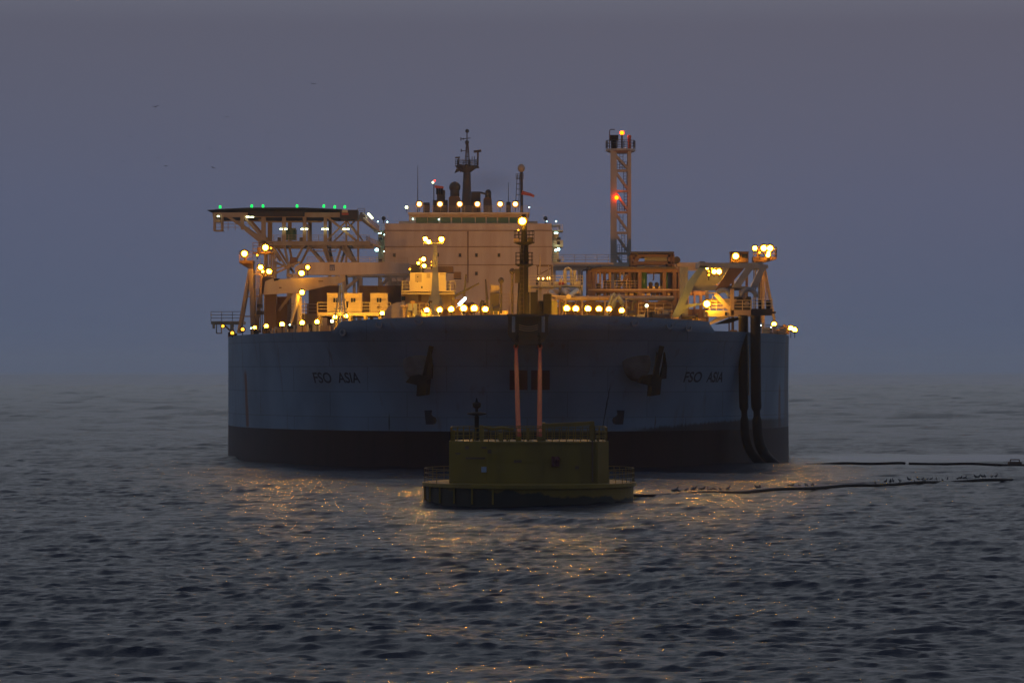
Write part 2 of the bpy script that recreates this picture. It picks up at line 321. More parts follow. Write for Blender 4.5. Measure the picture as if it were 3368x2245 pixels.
def hull_mat():
    if 'hull_paint' in MATS: return MATS['hull_paint']
    m = bpy.data.materials.new('hull_paint'); m.use_nodes = True; t = m.node_tree; b = t.nodes['Principled BSDF']; MATS['hull_paint'] = m
    b.inputs['Roughness'].default_value = 0.55; b.inputs['Specular IOR Level'].default_value = 0.2; L = t.links.new; nn = t.nodes.new
    c = nn('ShaderNodeTexCoord'); s = nn('ShaderNodeSeparateXYZ'); L(c.outputs['Object'], s.inputs[0])
    def math_(op, a, b_=None, c_=None):
        n = nn('ShaderNodeMath'); n.operation = op
        for i, q in enumerate((a, b_, c_)):
            if q is None: continue
            if isinstance(q, (int, float)): n.inputs[i].default_value = q
            else: L(q, n.inputs[i])
        return n.outputs[0]
    def sstep(x, a, b_):
        n = nn('ShaderNodeMapRange'); n.interpolation_type = 'SMOOTHSTEP'; L(x, n.inputs[0]); n.inputs[1].default_value = a; n.inputs[2].default_value = b_; return n.outputs[0]
    def noise(sx, sz, det=5):
        mp = nn('ShaderNodeMapping'); mp.inputs['Scale'].default_value = (sx, sx, sz); n = nn('ShaderNodeTexNoise'); n.inputs['Scale'].default_value = 1; n.inputs['Detail'].default_value = det
        L(c.outputs['Object'], mp.inputs[0]); L(mp.outputs[0], n.inputs['Vector']); return n.outputs[0]
    def mix(f, a, b_):
        n = nn('ShaderNodeMix'); n.data_type = 'RGBA'; L(f, n.inputs[0])
        for i, q in ((6, a), (7, b_)):
            if isinstance(q, tuple): n.inputs[i].default_value = (*q, 1)
            else: L(q, n.inputs[i])
        return n.outputs[2]
    x, z = s.outputs[0], s.outputs[2]
    n1 = noise(0.9, 0.06); n2 = noise(0.12, 0.1); n3 = noise(3.0, 0.2)
    top = mix(sstep(n2, 0.35, 0.7), HULLC, tuple(v*0.68 for v in HULLC))
    top = mix(math_('MULTIPLY', sstep(n1, 0.58, 0.76), 0.5), top, (0.12, 0.08, 0.06))
    cb = nn('ShaderNodeCombineXYZ'); L(x, cb.inputs[0]); L(z, cb.inputs[1]); bt_ = nn('ShaderNodeTexBrick'); L(cb.outputs[0], bt_.inputs['Vector']); bt_.inputs['Scale'].default_value = 1.0; bt_.inputs['Brick Width'].default_value = 8.5; bt_.inputs['Row Height'].default_value = 2.7; bt_.inputs['Mortar Size'].default_value = 0.05
    bt_.inputs['Color1'].default_value = (1, 1, 1, 1); bt_.inputs['Color2'].default_value = (0.9, 0.9, 0.9, 1); bt_.inputs['Mortar'].default_value = (0.72, 0.70, 0.68, 1)
    bm2 = nn('ShaderNodeMix'); bm2.data_type = 'RGBA'; bm2.blend_type = 'MULTIPLY'; bm2.inputs[0].default_value = 1.0; L(top, bm2.inputs[6]); L(bt_.outputs['Color'], bm2.inputs[7]); top = bm2.outputs[2]
    # rust streaks of their own shape (x position, half width, z range)
    def streak(base, xc, hw, z0, z1, col, k=0.8, slope=0.0):
        wob = math_('MULTIPLY_ADD', n3, 0.24, -0.12)
        xx = math_('SUBTRACT', math_('ADD', x, wob), xc)
        if slope: xx = math_('SUBTRACT', xx, math_('MULTIPLY', math_('SUBTRACT', z, z0), slope))
        a = sstep(math_('ABSOLUTE', xx), hw*1.25, hw*0.75)
        zz = math_('MULTIPLY', sstep(z, z0-0.2, z0+0.3), sstep(z, z1+0.5, z1-0.6))
        return mix(math_('MULTIPLY', math_('MULTIPLY', a, zz), k), base, col)
    top = streak(top, -31.6, 0.2, 3.9, 10.3, (0.17, 0.06, 0.03), 0.9, slope=-0.05)
    top = streak(top, 28.7, 0.16, 3.9, 8.6, (0.16, 0.08, 0.05), 0.7)
    top = streak(top, 29.9, 0.35, 3.9, 14.5, (0.13, 0.09, 0.06), 0.5)
    top = streak(top, 8.0, 0.06, 4.2, 8.6, (0.02, 0.02, 0.02), 0.9, slope=0.17)
    top = streak(top, -14.7, 0.07, 4.0, 5.6, (0.03, 0.03, 0.02), 0.8)
    top = streak(top, 13.6, 0.06, 4.2, 5.4, (0.09, 0.05, 0.03), 0.7, slope=0.08)
    # dark fouled band above the boot top on the starboard bow
    hgt = math_('ADD', math_('MULTIPLY', sstep(x, 10.5, 24.5), 0.75), math_('MULTIPLY_ADD', n3, 0.7, 3.95))
    band = math_('MULTIPLY', sstep(math_('SUBTRACT', hgt, z), -0.15, 0.3), math_('MULTIPLY', sstep(x, 9.5, 14), 0.85))
    top = mix(math_('MULTIPLY', band, sstep(x, 31.5, 27.0)), top, (0.028, 0.02, 0.02))
    boot = mix(sstep(n1, 0.45, 0.7), (0.016, 0.008, 0.016), (0.009, 0.006, 0.012))
    f = sstep(math_('MULTIPLY_ADD', n3, 0.05, z), 3.93, 3.97)
    L(mix(f, boot, top), b.inputs['Base Color']); return m
HULLC = (0.175, 0.245, 0.33)
HULL, BULW = build_hull()
def hull_patch(mb, uv, off=0.03, sub=6):     # raised paint/plate on the hull, outline of quads given in (u,v)
    tz = [t_at(u, v) for u, v in uv]; n = len(tz)
    a = [hull_pt(t, z, off) for t, z in tz]; mb.add(a+[hull_pt(t, z, -0.02) for t, z in tz], [tuple(range(n))]+[(i, i+n, (i+1)%n+n, (i+1)%n) for i in range(n)])
# name on both bows
def lettering(txt, u0, u1, vb, vt, shear):
    cu = bpy.data.curves.new('name_lettering', 'FONT'); cu.body = txt; cu.size = 1.0; cu.space_word = 1.5; cu.offset = 0.018
    o = bpy.data.objects.new('tmp', cu); COL.objects.link(o); dg = bpy.context.evaluated_depsgraph_get(); me = bpy.data.meshes.new_from_object(o.evaluated_get(dg))
    COL.objects.unlink(o); bpy.data.objects.remove(o)
    xs = [v.co.x for v in me.vertices]; ys = [v.co.y for v in me.vertices]; x0, x1, y0, y1 = min(xs), max(xs), min(ys), max(ys)
    (ta, za), (tb, _), (_, zt) = t_at(u0, vb), t_at(u1, vb), t_at((u0+u1)/2, vt)
    mb = MB(); vs = []
    for v in me.vertices:
        fx = (v.co.x-x0)/(x1-x0); fy = (v.co.y-y0)/(y1-y0)
        vs.append(hull_pt(ta+(tb-ta)*fx+shear*(fy-0.5), za+(zt-za)*fy, 0.03))
    mb.add(vs, [tuple(p.vertices) for p in me.polygons]); bpy.data.meshes.remove(me)
    ob = mb.build('name_lettering', M_BULB, HULL); ob.parent = HULL; return ob
for word, ua, ub in (('FSO', 1032, 1090), ('ASIA', 1111, 1183)): lettering(word, ua, ub, 1259, 1224, -0.28)
for word, ua, ub in (('FSO', 2250, 2307), ('ASIA', 2325, 2378)): lettering(word, ua, ub, 1257, 1222, 0.28)
for sgn in (-1, 1):                 # bulbous bow marks
    uu = lambda k: 1417-k if sgn < 0 else 2033+k
    mb = MB(); hull_patch(mb, [(uu(21), 1349), (uu(-5), 1348), (uu(-2), 1362), (uu(-7), 1368), (uu(-16), 1372), (uu(-20), 1382), (uu(-16), 1392), (uu(-8), 1395), (uu(16), 1395)][::(1 if sgn<0 else -1)])
    mb.build('bulbous_bow_mark', M_BULB, HULL)
for a, b in ((1676, 1735), (1747, 1808)):
    mb = MB(); 
    for k in range(3): hull_patch(mb, [(a+(b-a)*k/3, 1282), (a+(b-a)*(k+1)/3, 1282), (a+(b-a)*(k+1)/3, 1217), (a+(b-a)*k/3, 1217)])
    mb.build('red_hull_mark', M_MAROON, HULL)
M_BOLST = mat('stained_bolster', (.07,.075,.09), .6, noise=1.0, nscale=.7, dark=(.022,.010,.010))
# anchors in their bolsters
def anchor(sgn):
    uu = lambda k: (1366-k) if sgn < 0 else (2092+k)*1.0
    t0, z0 = t_at(uu(0), 1185); c = hull_pt(t0, z0)
    b = MB(); e = hull_pt(t0+0.5*sgn, z0)-hull_pt(t0-0.5*sgn, z0); e.normalize(); up = Vector((0,0,1)); nrm = e.cross(up)
    if nrm.y > 0: nrm = -nrm
    rings = [(1.0, -0.6), (0.93, 0.35), (0.75, 1.0), (0.5, 1.35), (0.25, 1.45)]; n = 20; vs = []
    for r, d in rings:
        for k in range(n):
            an = 2*math.pi*k/n; vs.append(c+e*math.cos(an)*1.6*r+up*math.sin(an)*2.2*r+nrm*(d*0.24)-e*sgn*(-0.45*max(0, d))-up*(0.3*max(0, d)))
    b.add(vs, [(i*n+k, i*n+(k+1)%n, (i+1)*n+(k+1)%n, (i+1)*n+k) for i in range(len(rings)-1) for k in range(n)]+[tuple(range((len(rings)-1)*n, len(rings)*n))])
    B = b.build('anchor_bolster', M_BOLST, SHIP, smooth=True)
    A = MB(); o = c+e*(sgn*1.75)+nrm*1.1; w = e*sgn
    A.beam(o+up*1.5+w*0.75, o-up*2.3-w*0.2, 0.5, 0.5); AN = A.build('anchor', M_BLACKST, SHIP)
    A = MB(); q = o-up*2.4-w*0.25
    A.prism([(0,0)]*3, 0, 0) if False else None
    def pl(pts, th=0.45): n = len(pts); A.add([q+w*a+up*z_+nrm*th for a, z_ in pts]+[q+w*a+up*z_-nrm*th for a, z_ in pts], [tuple(range(n)), tuple(range(2*n-1, n-1, -1))]+[(i, i+n, (i+1)%n+n, (i+1)%n) for i in range(n)])
    pl([(-0.55, -1.35), (0.55, -1.2), (0.75, 0.7), (-0.4, 0.9)])
    pl([(-1.9, 0.1), (-0.3, -0.25), (-0.3, 0.95), (-1.3, 0.75)], 0.35)
    A.build('crown', M_BLACKST, AN)
    for s2 in (-1, 1):
        A = MB(); q = o-up*2.0+w*(0.35+0.25*s2)+nrm*(0.35*s2); pl([(-0.35, 0), (0.42, 0.1), (0.5, 1.4), (0.25, 2.9), (0.05, 1.5)], 0.16); A.build('fluke', M_BLACKST, AN)
anchor(-1); anchor(1)
# panama chocks round the bulwark
for u, v in ((1250, 1066), (1378, 1056), (1130, 1092), (2086, 1061), (2200, 1070), (2262, 1078)):
    t, z = t_at(u, v); c = hull_pt(t, z, 0.05); e = (hull_pt(t+0.3, z)-hull_pt(t-0.3, z)).normalized(); nrm = e.cross(Vector((0,0,1)))
    if nrm.y > 0: nrm = -nrm
    ring = []; n = 14; mb = MB()
    for rr, d in ((0.42, 0), (0.40, 0.14), (0.26, 0.14), (0.24, -0.02)):
        for k in range(n): ring.append(c+e*math.cos(2*math.pi*k/n)*rr*1.2+Vector((0,0,1))*math.sin(2*math.pi*k/n)*rr+nrm*d)
    mb.add(ring, [(i*n+k, i*n+(k+1)%n, (i+1)*n+(k+1)%n, (i+1)*n+k) for i in range(3) for k in range(n)]); mb.build('fairlead', M_GREY, BULW)

# ---------------------------------------------------------------- lamps
def spot(p, q, I, deg, parent, col=(1.0, 0.42, 0.07)):
    """the beam of a floodlight, thrown from p towards q"""
    l = bpy.data.lights.new('floodlight_beam', 'SPOT'); o = bpy.data.objects.new('floodlight_beam', l); COL.objects.link(o)
    l.energy = I*4*math.pi*math.pi/1.0; l.spot_size = math.radians(deg); l.spot_blend = 0.7; l.shadow_soft_size = 0.3; l.color = col
    o.parent = parent; o.location = Vector(p)-Vector(ORG.get(parent.name, (0,0,0))); o.rotation_euler = (Vector(q)-Vector(p)).to_track_quat('-Z', 'Y').to_euler()
def lamp(u, v, Y, par, m=None, r=0.26, kind='flood', name='floodlight', drop=1.2, stand=True):
    """globe or tube lamp: a bracket with a hood and a glowing lens; part of par"""
    m = m or L_NA; r *= .92; c = P(u, v, Y); hb = MB(); lb = MB()
    if kind == 'flood':
        hb.box((c.x-r*0.9, c.y+r*0.35, c.z-r*0.2), (c.x+r*0.9, c.y+r*1.7, c.z+r*1.25)); hb.box((c.x-r*1.05, c.y-r*0.7, c.z+r*1.05), (c.x+r*1.05, c.y+r*0.5, c.z+r*1.28))
        if stand: hb.beam((c.x, c.y+r*1.0, c.z-drop), (c.x, c.y+r*1.0, c.z), 0.09)
        lb.sph(c, r*.88, 8, 6)
    elif kind == 'globe':
        if stand: hb.beam((c.x, c.y, c.z-drop), (c.x, c.y, c.z-r*0.8), 0.08)
        hb.tube([c+Vector((0,0,-r*1.25)), c+Vector((0,0,-r*0.6))], r*0.55, 8); lb.sph(c, r*.88, 8, 6)
    elif kind == 'tube':
        hb.box((c.x-r*2.3, c.y-0.12, c.z+0.10), (c.x+r*2.3, c.y+0.12, c.z+0.2)); lb.tube([c-Vector((r*2.1,0,0)), c+Vector((r*2.1,0,0))], 0.11, 8)
    rb = MB(); warm = m.name.startswith('sodium')
    if warm:                        # added ring, lit by the lens to imitate its orange bloom
        n1, n2 = 14, 6; vs = []
        for i in range(n1):
            t = 2*math.pi*i/n1
            for k in range(n2):
                q = 2*math.pi*k/n2; rr = r*(1.28+.3*math.cos(q)); vs.append((c.x+rr*math.cos(t), c.y+r*(.35+.22*math.sin(q)), c.z+rr*math.sin(t)))
        rb.add(vs, [(i*n2+k, i*n2+(k+1)%n2, ((i+1)%n1)*n2+(k+1)%n2, ((i+1)%n1)*n2+k) for i in range(n1) for k in range(n2)])
    mr_ = M_RINGF if m.name.endswith('far') else M_RINGN
    if par is SHIP:
        if warm: hb.mi = 1; hb.add(rb.v, rb.f); h = hb.build(name, [M_BLACKST, mr_], par); lb.build('lens', m, h); return h
        h = hb.build(name, M_BLACKST, par); lb.build('lens', m, h); return h
    k = len(hb.f); hb.mi = 1; hb.add(lb.v, lb.f); hb.mi = 2; hb.add(rb.v, rb.f); return hb.build(name, [M_BLACKST, m, mr_], par)
# ================================================================ bow: lamps, fairlead, foremast
for u, v, m, r in ((1404,1020,L_NAB,.27),(1446,1019,L_NAB,.28),(1484,1017,L_NAB,.29),(1525,1014,L_NAB,.33),(1560,1014,L_NAB,.33),(1596,1017,L_NAB,.29),
                   (1864,1014,L_NAB,.31),(1894,1015,L_NAB,.30),(1934,1015,L_NAB,.30),(1970,1016,L_NAB,.29),(2003,1017,L_NAB,.27),(2045,1021,L_NAB,.27)):
    Y = hy(X(u, 382)-1.6, 15)+1.6; lamp(u, v, Y, SHIP, m, r, 'globe', drop=1.9)
for u, v, m, r in ((1257,1030,L_NA,.26),(1138,1039,L_NA,.27),(1102,1042,L_NA,.27),(1043,1058,L_NA,.26),(994,1061,L_NA,.27),(928,1066,L_NA,.27),(876,1072,L_NA2,.27),(838,1077,L_NA2,.24),(798,1083,L_NA3,.24),(764,1095,L_NA3,.24),
                   (1092,1056,L_FL,.24)):
    Y = min(434, hy(X(u, 395)-1.3, 14)+1.4) if u < 1090 else 417.0; lamp(u, v, Y, SHIP, m, r, 'globe', drop=Z(v, Y)-14.2)
for u, v, m, r in ((2546,1066,L_NA,.3),(2601,1079,L_NA,.3),(2614,1084,L_NA,.3)):
    lamp(u, v, 433, SHIP, m, r, 'globe', drop=Z(v, 433)-14.3)
def fmb(Y, d, segs, mb=None, tie=True):
    """frame of beams at Y and again d behind, tied at their ends; u, v, u, v, width in px"""
    mb = mb or MB(); k = Vector((0, d, 0))
    for u0, v0, u1, v1, wd in segs:
        w_ = wd/F*Y; a, b = P(u0,v0,Y), P(u1,v1,Y); mb.beam(a, b, w_)
        if d: mb.beam(a+k, b+k, w_)
        if d and tie: mb.beam(a, a+k, w_*0.7); mb.beam(b, b+k, w_*0.7)
    return mb
def dp(u, Y): return Vector((X(u, Y), Y, DECK))
# bow mooring fairlead and chain stopper
f = MB(); Y = 371.2
f.pbox(1671, 1040, 1680, 1078, Y, 2.0); f.pbox(1794, 1040, 1803, 1078, Y, 2.0); f.pbox(1668, 1032, 1806, 1041, Y-0.2, 2.6)
f.pbox(1671, 1078, 1803, 1100, Y, 2.6); f.pbox(1680, 1041, 1794, 1078, Y+0.9, 1.6)
f.pprism([(1671,1100),(1803,1100),(1790,1122),(1768,1134),(1704,1134),(1684,1122)], Y+0.2, 2.2)
FR = f.build('bow_fairlead', M_DARK, SHIP)
for u0, u1 in ((1684, 1694), (1781, 1792)):
    r = MB(); r.tube([P((u0+u1)/2, 1040, Y-0.35), P((u0+u1)/2, 1092, Y-0.35)], 0.17, 10); r.build('roller', M_GREY, FR)
g = MB()
for k in range(3):
    pts = [P(1707+62*i/8, 1068+k*7+6*math.sin(math.pi*i/8), Y-0.25) for i in range(9)]; g.tube(pts, 0.045, 6)
g.build('chafe_bar', M_BUFF, FR)
for u in (1697, 1776):
    c = MB(); 
    a, b = P(u+(6 if u < 1730 else -4), 1096, Y-0.1), P(u, 1140, Y-1.0)
    for k in range(7):
        p = a+(b-a)*k/7; q = a+(b-a)*(k+1)/7
        c.beam(p, q, 0.34 if k % 2 else 0.14, 0.14 if k % 2 else 0.34)
    c.build('chafe_chain', M_BLACKST, FR)
# foremast
Y = 379.0; m = MB()
m.tube([P(1723,1040,Y), P(1723,960,Y)], 0.62, 14); m.tube([P(1723,960,Y), P(1724,830,Y)], 0.42, 12); m.tube([P(1724,830,Y), P(1724,705,Y)], [0.42, 0.2], 10)
m.tube([P(1734,1035,Y-.2), P(1735,800,Y-.2)], 0.1, 6); m.tube([P(1702,1035,Y+.3), P(1710,880,Y+.3)], 0.1, 6)
FM = m.build('foremast', M_BLACKST, SHIP)
def disc_platform(u, v0, v1, Yc, r0, r1, par, h=1.15, name='platform', mat_=None):
    c = P(u, v0, Yc); d = MB(); d.lathe((c.x, c.y), [(r0, Z(v1, Yc)), (r1, Z(v0, Yc)-0.1), (r1, Z(v0, Yc))], 16)
    n = 12; ring = [Vector((c.x+r1*.95*math.cos(2*math.pi*k/n), c.y+r1*.95*math.sin(2*math.pi*k/n), c.z)) for k in range(n+1)]
    d.rail(ring, h, 5); return d.build(name, mat_ or M_BLACKST, par)
disc_platform(1724, 868, 878, Y, 0.5, 0.95, FM, 1.2); disc_platform(1724, 796, 806, Y, 0.5, 1.1, FM, 1.15)
b = MB(); b.pbox(1690, 784, 1706, 797, Y-0.6, 0.6); b.build('light_box', M_BUFF, FM)
b = MB(); b.pbox(1736, 780, 1752, 797, Y-0.4, 0.7); b.build('horn', M_DARK, FM)
b = MB(); b.pbox(1693, 884, 1708, 930, Y-0.3, 0.6); b.build('cabinet', M_DARK, FM)
for k, (u, v0, v1) in enumerate(((1685, 882, 1030), (1648, 912, 1030))):
    b = MB(); b.tube([P(u, v1, Y+6), P(u, v0, Y+6)], 0.13, 8); b.sph(P(u, v0+10, Y+6), 0.33, 8, 6); b.beam(P(u-6, v0+12, Y+6), P(u+6, v0+12, Y+6), 0.1); b.build('vent_post', M_DARK, SHIP)
lamp(1718, 727, Y-0.9, FM, L_NAB, 0.38, 'flood', stand=False)
lamp(1705, 757, Y-0.5, FM, L_NA3, 0.12, 'globe', drop=1)
b = MB(); b.ladder(P(1716, 1035, Y-0.75), P(1716, 806, Y-0.75), 0.4, 0.45); b.build('ladder', M_DARK, FM)
# equipment round the foremast
def part(name, m, boxes, Y, d, par=None):
    mb = MB()
    for q in boxes: mb.pbox(*q, Y, d)
    return mb.build(name, m, par or SHIP)
def winch(u0, u1, v0, Y, m=M_GREY, drum=M_DARK):
    """mooring winch: frame, drum and gear case, standing on the deck"""
    x0, x1, zt = X(u0, Y), X(u1, Y), Z(v0, Y); r = min((zt-15.0)/2, 1.0); zc = zt-r; mb = MB()
    for xx in (x0, x1-0.25, (x0*0.4+x1*0.6)): mb.prism([(xx, 0)]*0 or [(xx, DECK+.3), (xx+0.22, DECK+.3), (xx+0.22, zc+0.2), (xx, zc+0.2)], Y-0.8, Y+0.8)
    mb.box((x1-0.2, Y-0.7, DECK+.3), (x1+0.7, Y+0.6, zc+0.3)); W = mb.build('winch', m, SHIP)
    d = MB(); d.tube([(x0, Y, zc), (x0+.12, Y, zc)], r, 16); d.tube([(x0+.12, Y, zc), (x1-.3, Y, zc)], r*0.72, 16); d.tube([(x1-.3, Y, zc), (x1-.18, Y, zc)], r, 16); d.build('drum', drum, W)
winch(1338, 1366, 1012, 388); winch(1385, 1425, 1016, 386); winch(2060, 2098, 1012, 388); winch(2150, 2210, 1024, 396, M_BUFF); winch(1010, 1030, 1062, 400); winch(940, 984, 1066, 408); winch(2240, 2300, 1030, 398, M_BUFF)
winch(1618, 1650, 1000, 392, M_BUFF); winch(1748, 1775, 968, 386, M_DARK); winch(1786, 1812, 968, 388, M_DARK)
b = MB(); b.dbox(1612, 964, 1642, 396, 4); b.build('deck_store', M_DARK, SHIP)
b = MB(); b.pbox(1612, 938, 1642, 963, 400, 3); b.beam(P(1616,963,401), dp(1616,401), .2); b.beam(P(1638,963,401), dp(1638,401), .2); b.build('orange_locker', M_BUFF, SHIP)
b = MB(); b.dbox(1744, 960, 1768, 383, 1.2); b.build('control_stand', M_BLACKST, SHIP)
b = MB(); b.dbox(1788, 966, 1814, 384, 1.5); b.build('control_stand', M_BLACKST, SHIP)
# railings and small gear behind the bow
for u0, u1, v, Y in ((1645,1704,980,402),(1320,1410,1010,402),(2100,2210,1010,400),(1800,1860,985,404)):
    b = MB(); b.rail([P(u0, v+26, Y), P(u1, v+26, Y)], 1.3, 0.9, 0.07)
    for u in (u0, (u0+u1)/2, u1): b.beam(P(u, v+26, Y), dp(u, Y), 0.12)
    b.build('railing', M_BUFF, SHIP)
# small bow derricks
for u0, v0, u1, v1 in ((1492, 975, 1576, 931), (1524, 1000, 1533, 902), (1602, 985, 1597, 918)):
    b = MB(); b.tube([P(u0, v0, 396), P(u1, v1, 396)], [0.16, 0.08], 8); b.beam(P(u0, v0, 396), dp(u0, 396), 0.25); b.build('derrick', M_DARK, SHIP)
h = MB(); a_, b_ = P(1509, 1002, 380.5), P(1531, 980, 380.5); h.tube([a_, b_], 0.13, 8); h.build('tube_lamp', L_BLUEW, SHIP)
h = MB(); h.beam(P(1535,975,380.8), P(1500,1012,380.8), 0.08); h.beam(P(1520,990,380.8), P(1520,1035,380.8), 0.1); h.build('tube_lamp_post', M_GREY, SHIP)

# ================================================================ fore lamp tower (centre left)
Y = 425.0; m = MB()
m.prism([(X(u,Y), z) for u, z in ((1411, DECK), (1452, DECK), (1441, Z(900,Y)), (1436, Z(805,Y)), (1426, Z(805,Y)), (1422, Z(900,Y)))], Y, Y+1.0)
m.beam(P(1416,975,Y+.5), dp(1385,Y+.5), 0.3); m.beam(P(1446,975,Y+.5), dp(1478,Y+.5), 0.3); m.beam(P(1418,1000,Y+.5), P(1395,1022,Y+.5), 0.2)
LT = m.build('floodlight_tower', M_GREY, SHIP)
m = MB(); m.pbox(1393, 797, 1458, 802, Y-0.4, 1.6); m.pbox(1378, 880, 1432, 883, Y-0.3, 1.3); m.beam(P(1385,895,Y), P(1385,850,Y), 0.1); m.pbeam(1428,862,1444,862,Y-.2,3); m.build('crossarm', M_GREY, LT)
for u, v, mm, r in ((1399,786,L_NA,.29),(1410,795,L_NA,.27),(1452,787,L_NA,.34),(1393,852,L_NA,.28),(1376,865,L_NA2,.2),(1395,874,L_NA,.25),(1381,853,L_NA3,.14),(1348,885,L_NA3,.16),(1419,861,L_NA3,.1),(1419,872,L_NA3,.1)):
    lamp(u, v, Y-0.4, LT, mm, r, 'flood', drop=0.5)
# winch house and cabins
Y = 434.0
HS = MB(); HS.dbox(1320, 968, 1495, Y+1, 9); HS.build('winch_house_base', M_BUFF, SHIP)
WH = part('winch_house', M_WHITE, [(1348, 896, 1466, 956)], Y, 7)
part('balcony', M_WHITE, [(1320, 955, 1495, 959), (1320, 963, 1495, 967)], Y-1.2, 9, WH)
b = MB(); b.rail([P(1320, 955, Y-1.1), P(1348, 955, Y-1.1)], 1.1, 0.7, .07); b.rail([P(1466, 955, Y-1.1), P(1495, 955, Y-1.1)], 1.1, 0.6, .07)
for u in (1320, 1495): b.rail([P(u,955,Y-1.1), P(u,955,Y-1.1)+Vector((0,6,0))], 1.1, 1.5, .07)
b.build('railing', M_WHITE, WH)
for q in ((1365, 900, 1387, 927), (1403, 899, 1415, 914), (1447, 900, 1463, 903)): part('panel', M_BUFF, [q], Y-0.06, 0.05, WH)
for q in ((1371,925,1374,928), (1385,941,1390,948), (1372,908,1376,912)): part('vent_grille', M_DARK, [q], Y-0.1, 0.09, WH)
part('roof_box', M_DARK, [(1352,872,1392,895)], Y+4, 3, WH); part('roof_box', M_BROWN, [(1440,876,1490,896),(1492,894,1516,916)], Y+10, 3, SHIP)
part('door', M_BROWN, [(1376, 966, 1386, 998)], Y+0.9, 0.08); part('window', M_GLASS, [(1321, 974, 1333, 988)], Y+0.9, 0.08)
# white accommodation cabins on a raised walkway, each a separate container set down on it
Y = 424.0; wk = MB(); wk.pbox(1044, 1027, 1285, 1038, Y-1.5, 8)
for u in (1050, 1100, 1150, 1200, 1250, 1280):
    for dy in (0, 5): wk.beam(P(u, 1036, Y)+Vector((0,dy,0)), Vector((X(u,Y), Y+dy, DECK)), 0.3)
WK = wk.build('walkway', M_WHITE, SHIP); b = MB(); b.rail([P(1044,1027,Y-1.4), P(1285,1027,Y-1.4)], 1.15, 1.2, .07); b.build('railing', M_WHITE, WK)
def cabin(u0, u1, wins, label, Y=Y, v0=965, v1=1026.5, group=None):
    o = thing('portable_cabin', label, 'cabin', P((u0+u1)/2, v1, Y+1.3), group); mb = MB(); mb.pbox(u0, v0, u1, v1, Y, 2.6)
    n = int((u1-u0)/4)
    for k in range(n+1): mb.pbox(u0+(u1-u0-1.4)*k/n, v0+2, u0+(u1-u0-1.4)*k/n+1.4, v1-2, Y-0.05, 0.05)
    mb.build('body', M_WHITE, o)
    rf = MB(); rf.pbox(u0-1, v0-2, u1+1, v0, Y-0.1, 2.8); rf.build('roof', M_CREAM, o)
    for a, b2 in wins:
        f = MB(); f.pbox(a-1, 978, b2+1, 979.5, Y-.12, .1); f.pbox(a-1, 995.5, b2+1, 997, Y-.12, .1); f.pbox((a+b2)/2-.8, 979.5, (a+b2)/2+.8, 995.5, Y-.12, .1); f.pbox(a-1, 979.5, a, 995.5, Y-.12, .1); f.pbox(b2, 979.5, b2+1, 995.5, Y-.12, .1); W = f.build('window_frame', M_WHITE, o)
        g = MB(); g.pbox(a, 979.5, (a+b2)/2-.8, 995.5, Y-.09, .04); g.pbox((a+b2)/2+.8, 979.5, b2, 995.5, Y-.09, .04); g.build('pane', M_GLASS, W)
    return o
cabin(1076, 1112, [(1096,1111)], 'white cabin container with one window, behind the thin tripod mast on deck', group='white portable cabins on the walkway')
cabin(1127, 1190, [(1154,1169)], 'widest white cabin container on the lamplit walkway, one double window', group='white portable cabins on the walkway')
c3 = cabin(1218, 1274, [(1239,1254)], 'white cabin container with a crest under its window, nearest the winch house', group='white portable cabins on the walkway')
b = MB(); b.pprism([(1240,1008),(1247,1001),(1254,1008),(1254,1012),(1240,1012)], Y-.1, .05); b.pbox(1241, 1014, 1253, 1017, Y-.1, .05); b.build('crest', M_BROWN, c3)
# thin tripod mast before the cabins
Y = 416.0; m = MB()
for u in (1092, 1119, 1142): m.beam(P(1120 if u != 1142 else 1126, 935, Y), dp(u, Y+(0 if u != 1119 else 2)), 0.17)
m.beam(P(1103,985,Y), P(1138,985,Y), .1); m.beam(P(1098,1015,Y), P(1142,1015,Y), .1); m.build('tripod_mast', M_GREY, SHIP)
b = MB(); b.pprism([(1138,990),(1146,990),(1144,1012),(1140,1012)], Y, .5); b.build('lantern', M_DARK, SHIP)
# stacked storage containers
def container(u0, v0, u1, v1, Y, label, m=M_BROWN, dep=2.5):
    o = thing('storage_container', label, 'container', Vector((X((u0+u1)/2,Y), Y+dep/2, Z(v1,Y))), 'brown storage containers on deck')
    mb = MB(); mb.pbox(u0, v0, u1, v1, Y, dep); n = int((u1-u0)/5)
    for k in range(n+1): mb.pbox(u0+(u1-u0-2)*k/n, v0+1, u0+(u1-u0-2)*k/n+2, v1-1, Y-0.05, 0.06)
    mb.build('body', m, o); f = MB()
    for q in ((u0-1, v0-2, u1+1, v0), (u0-1, v0-2, u0, v1), (u1, v0-2, u1+1, v1)): f.pbox(*q, Y-0.1, dep+.2)
    f.build('corner_frame', m, o)
Y = 446.0
pl = MB(); pl.pbox(1010, 1037, 1330, 1042, Y-1, 6); 
for u in (1015, 1080, 1150, 1220, 1290, 1325): pl.beam(P(u,1042,Y), dp(u,Y), .3); pl.beam(P(u,1042,Y)+Vector((0,4,0)), dp(u,Y)+Vector((0,4,0)), .3)
pl.build('cargo_platform', M_BROWN, SHIP)
container(1016, 941, 1112, 1036, Y, 'brown ribbed container standing left of the white cabins')
container(1183, 941, 1240, 1036, Y, 'dark brown container filling the gap between the two white cabins')
container(1244, 941, 1318, 1036, Y, 'brown container against the foot of the yellow lit winch house')
# pale tank end and vent left of the winch house
b = MB(); b.pprism([(1262,1046),(1266,1024),(1282,1004),(1304,994),(1330,992),(1330,1046)], 410, 4); b.build('ventilator_cowl', M_CREAM, SHIP)

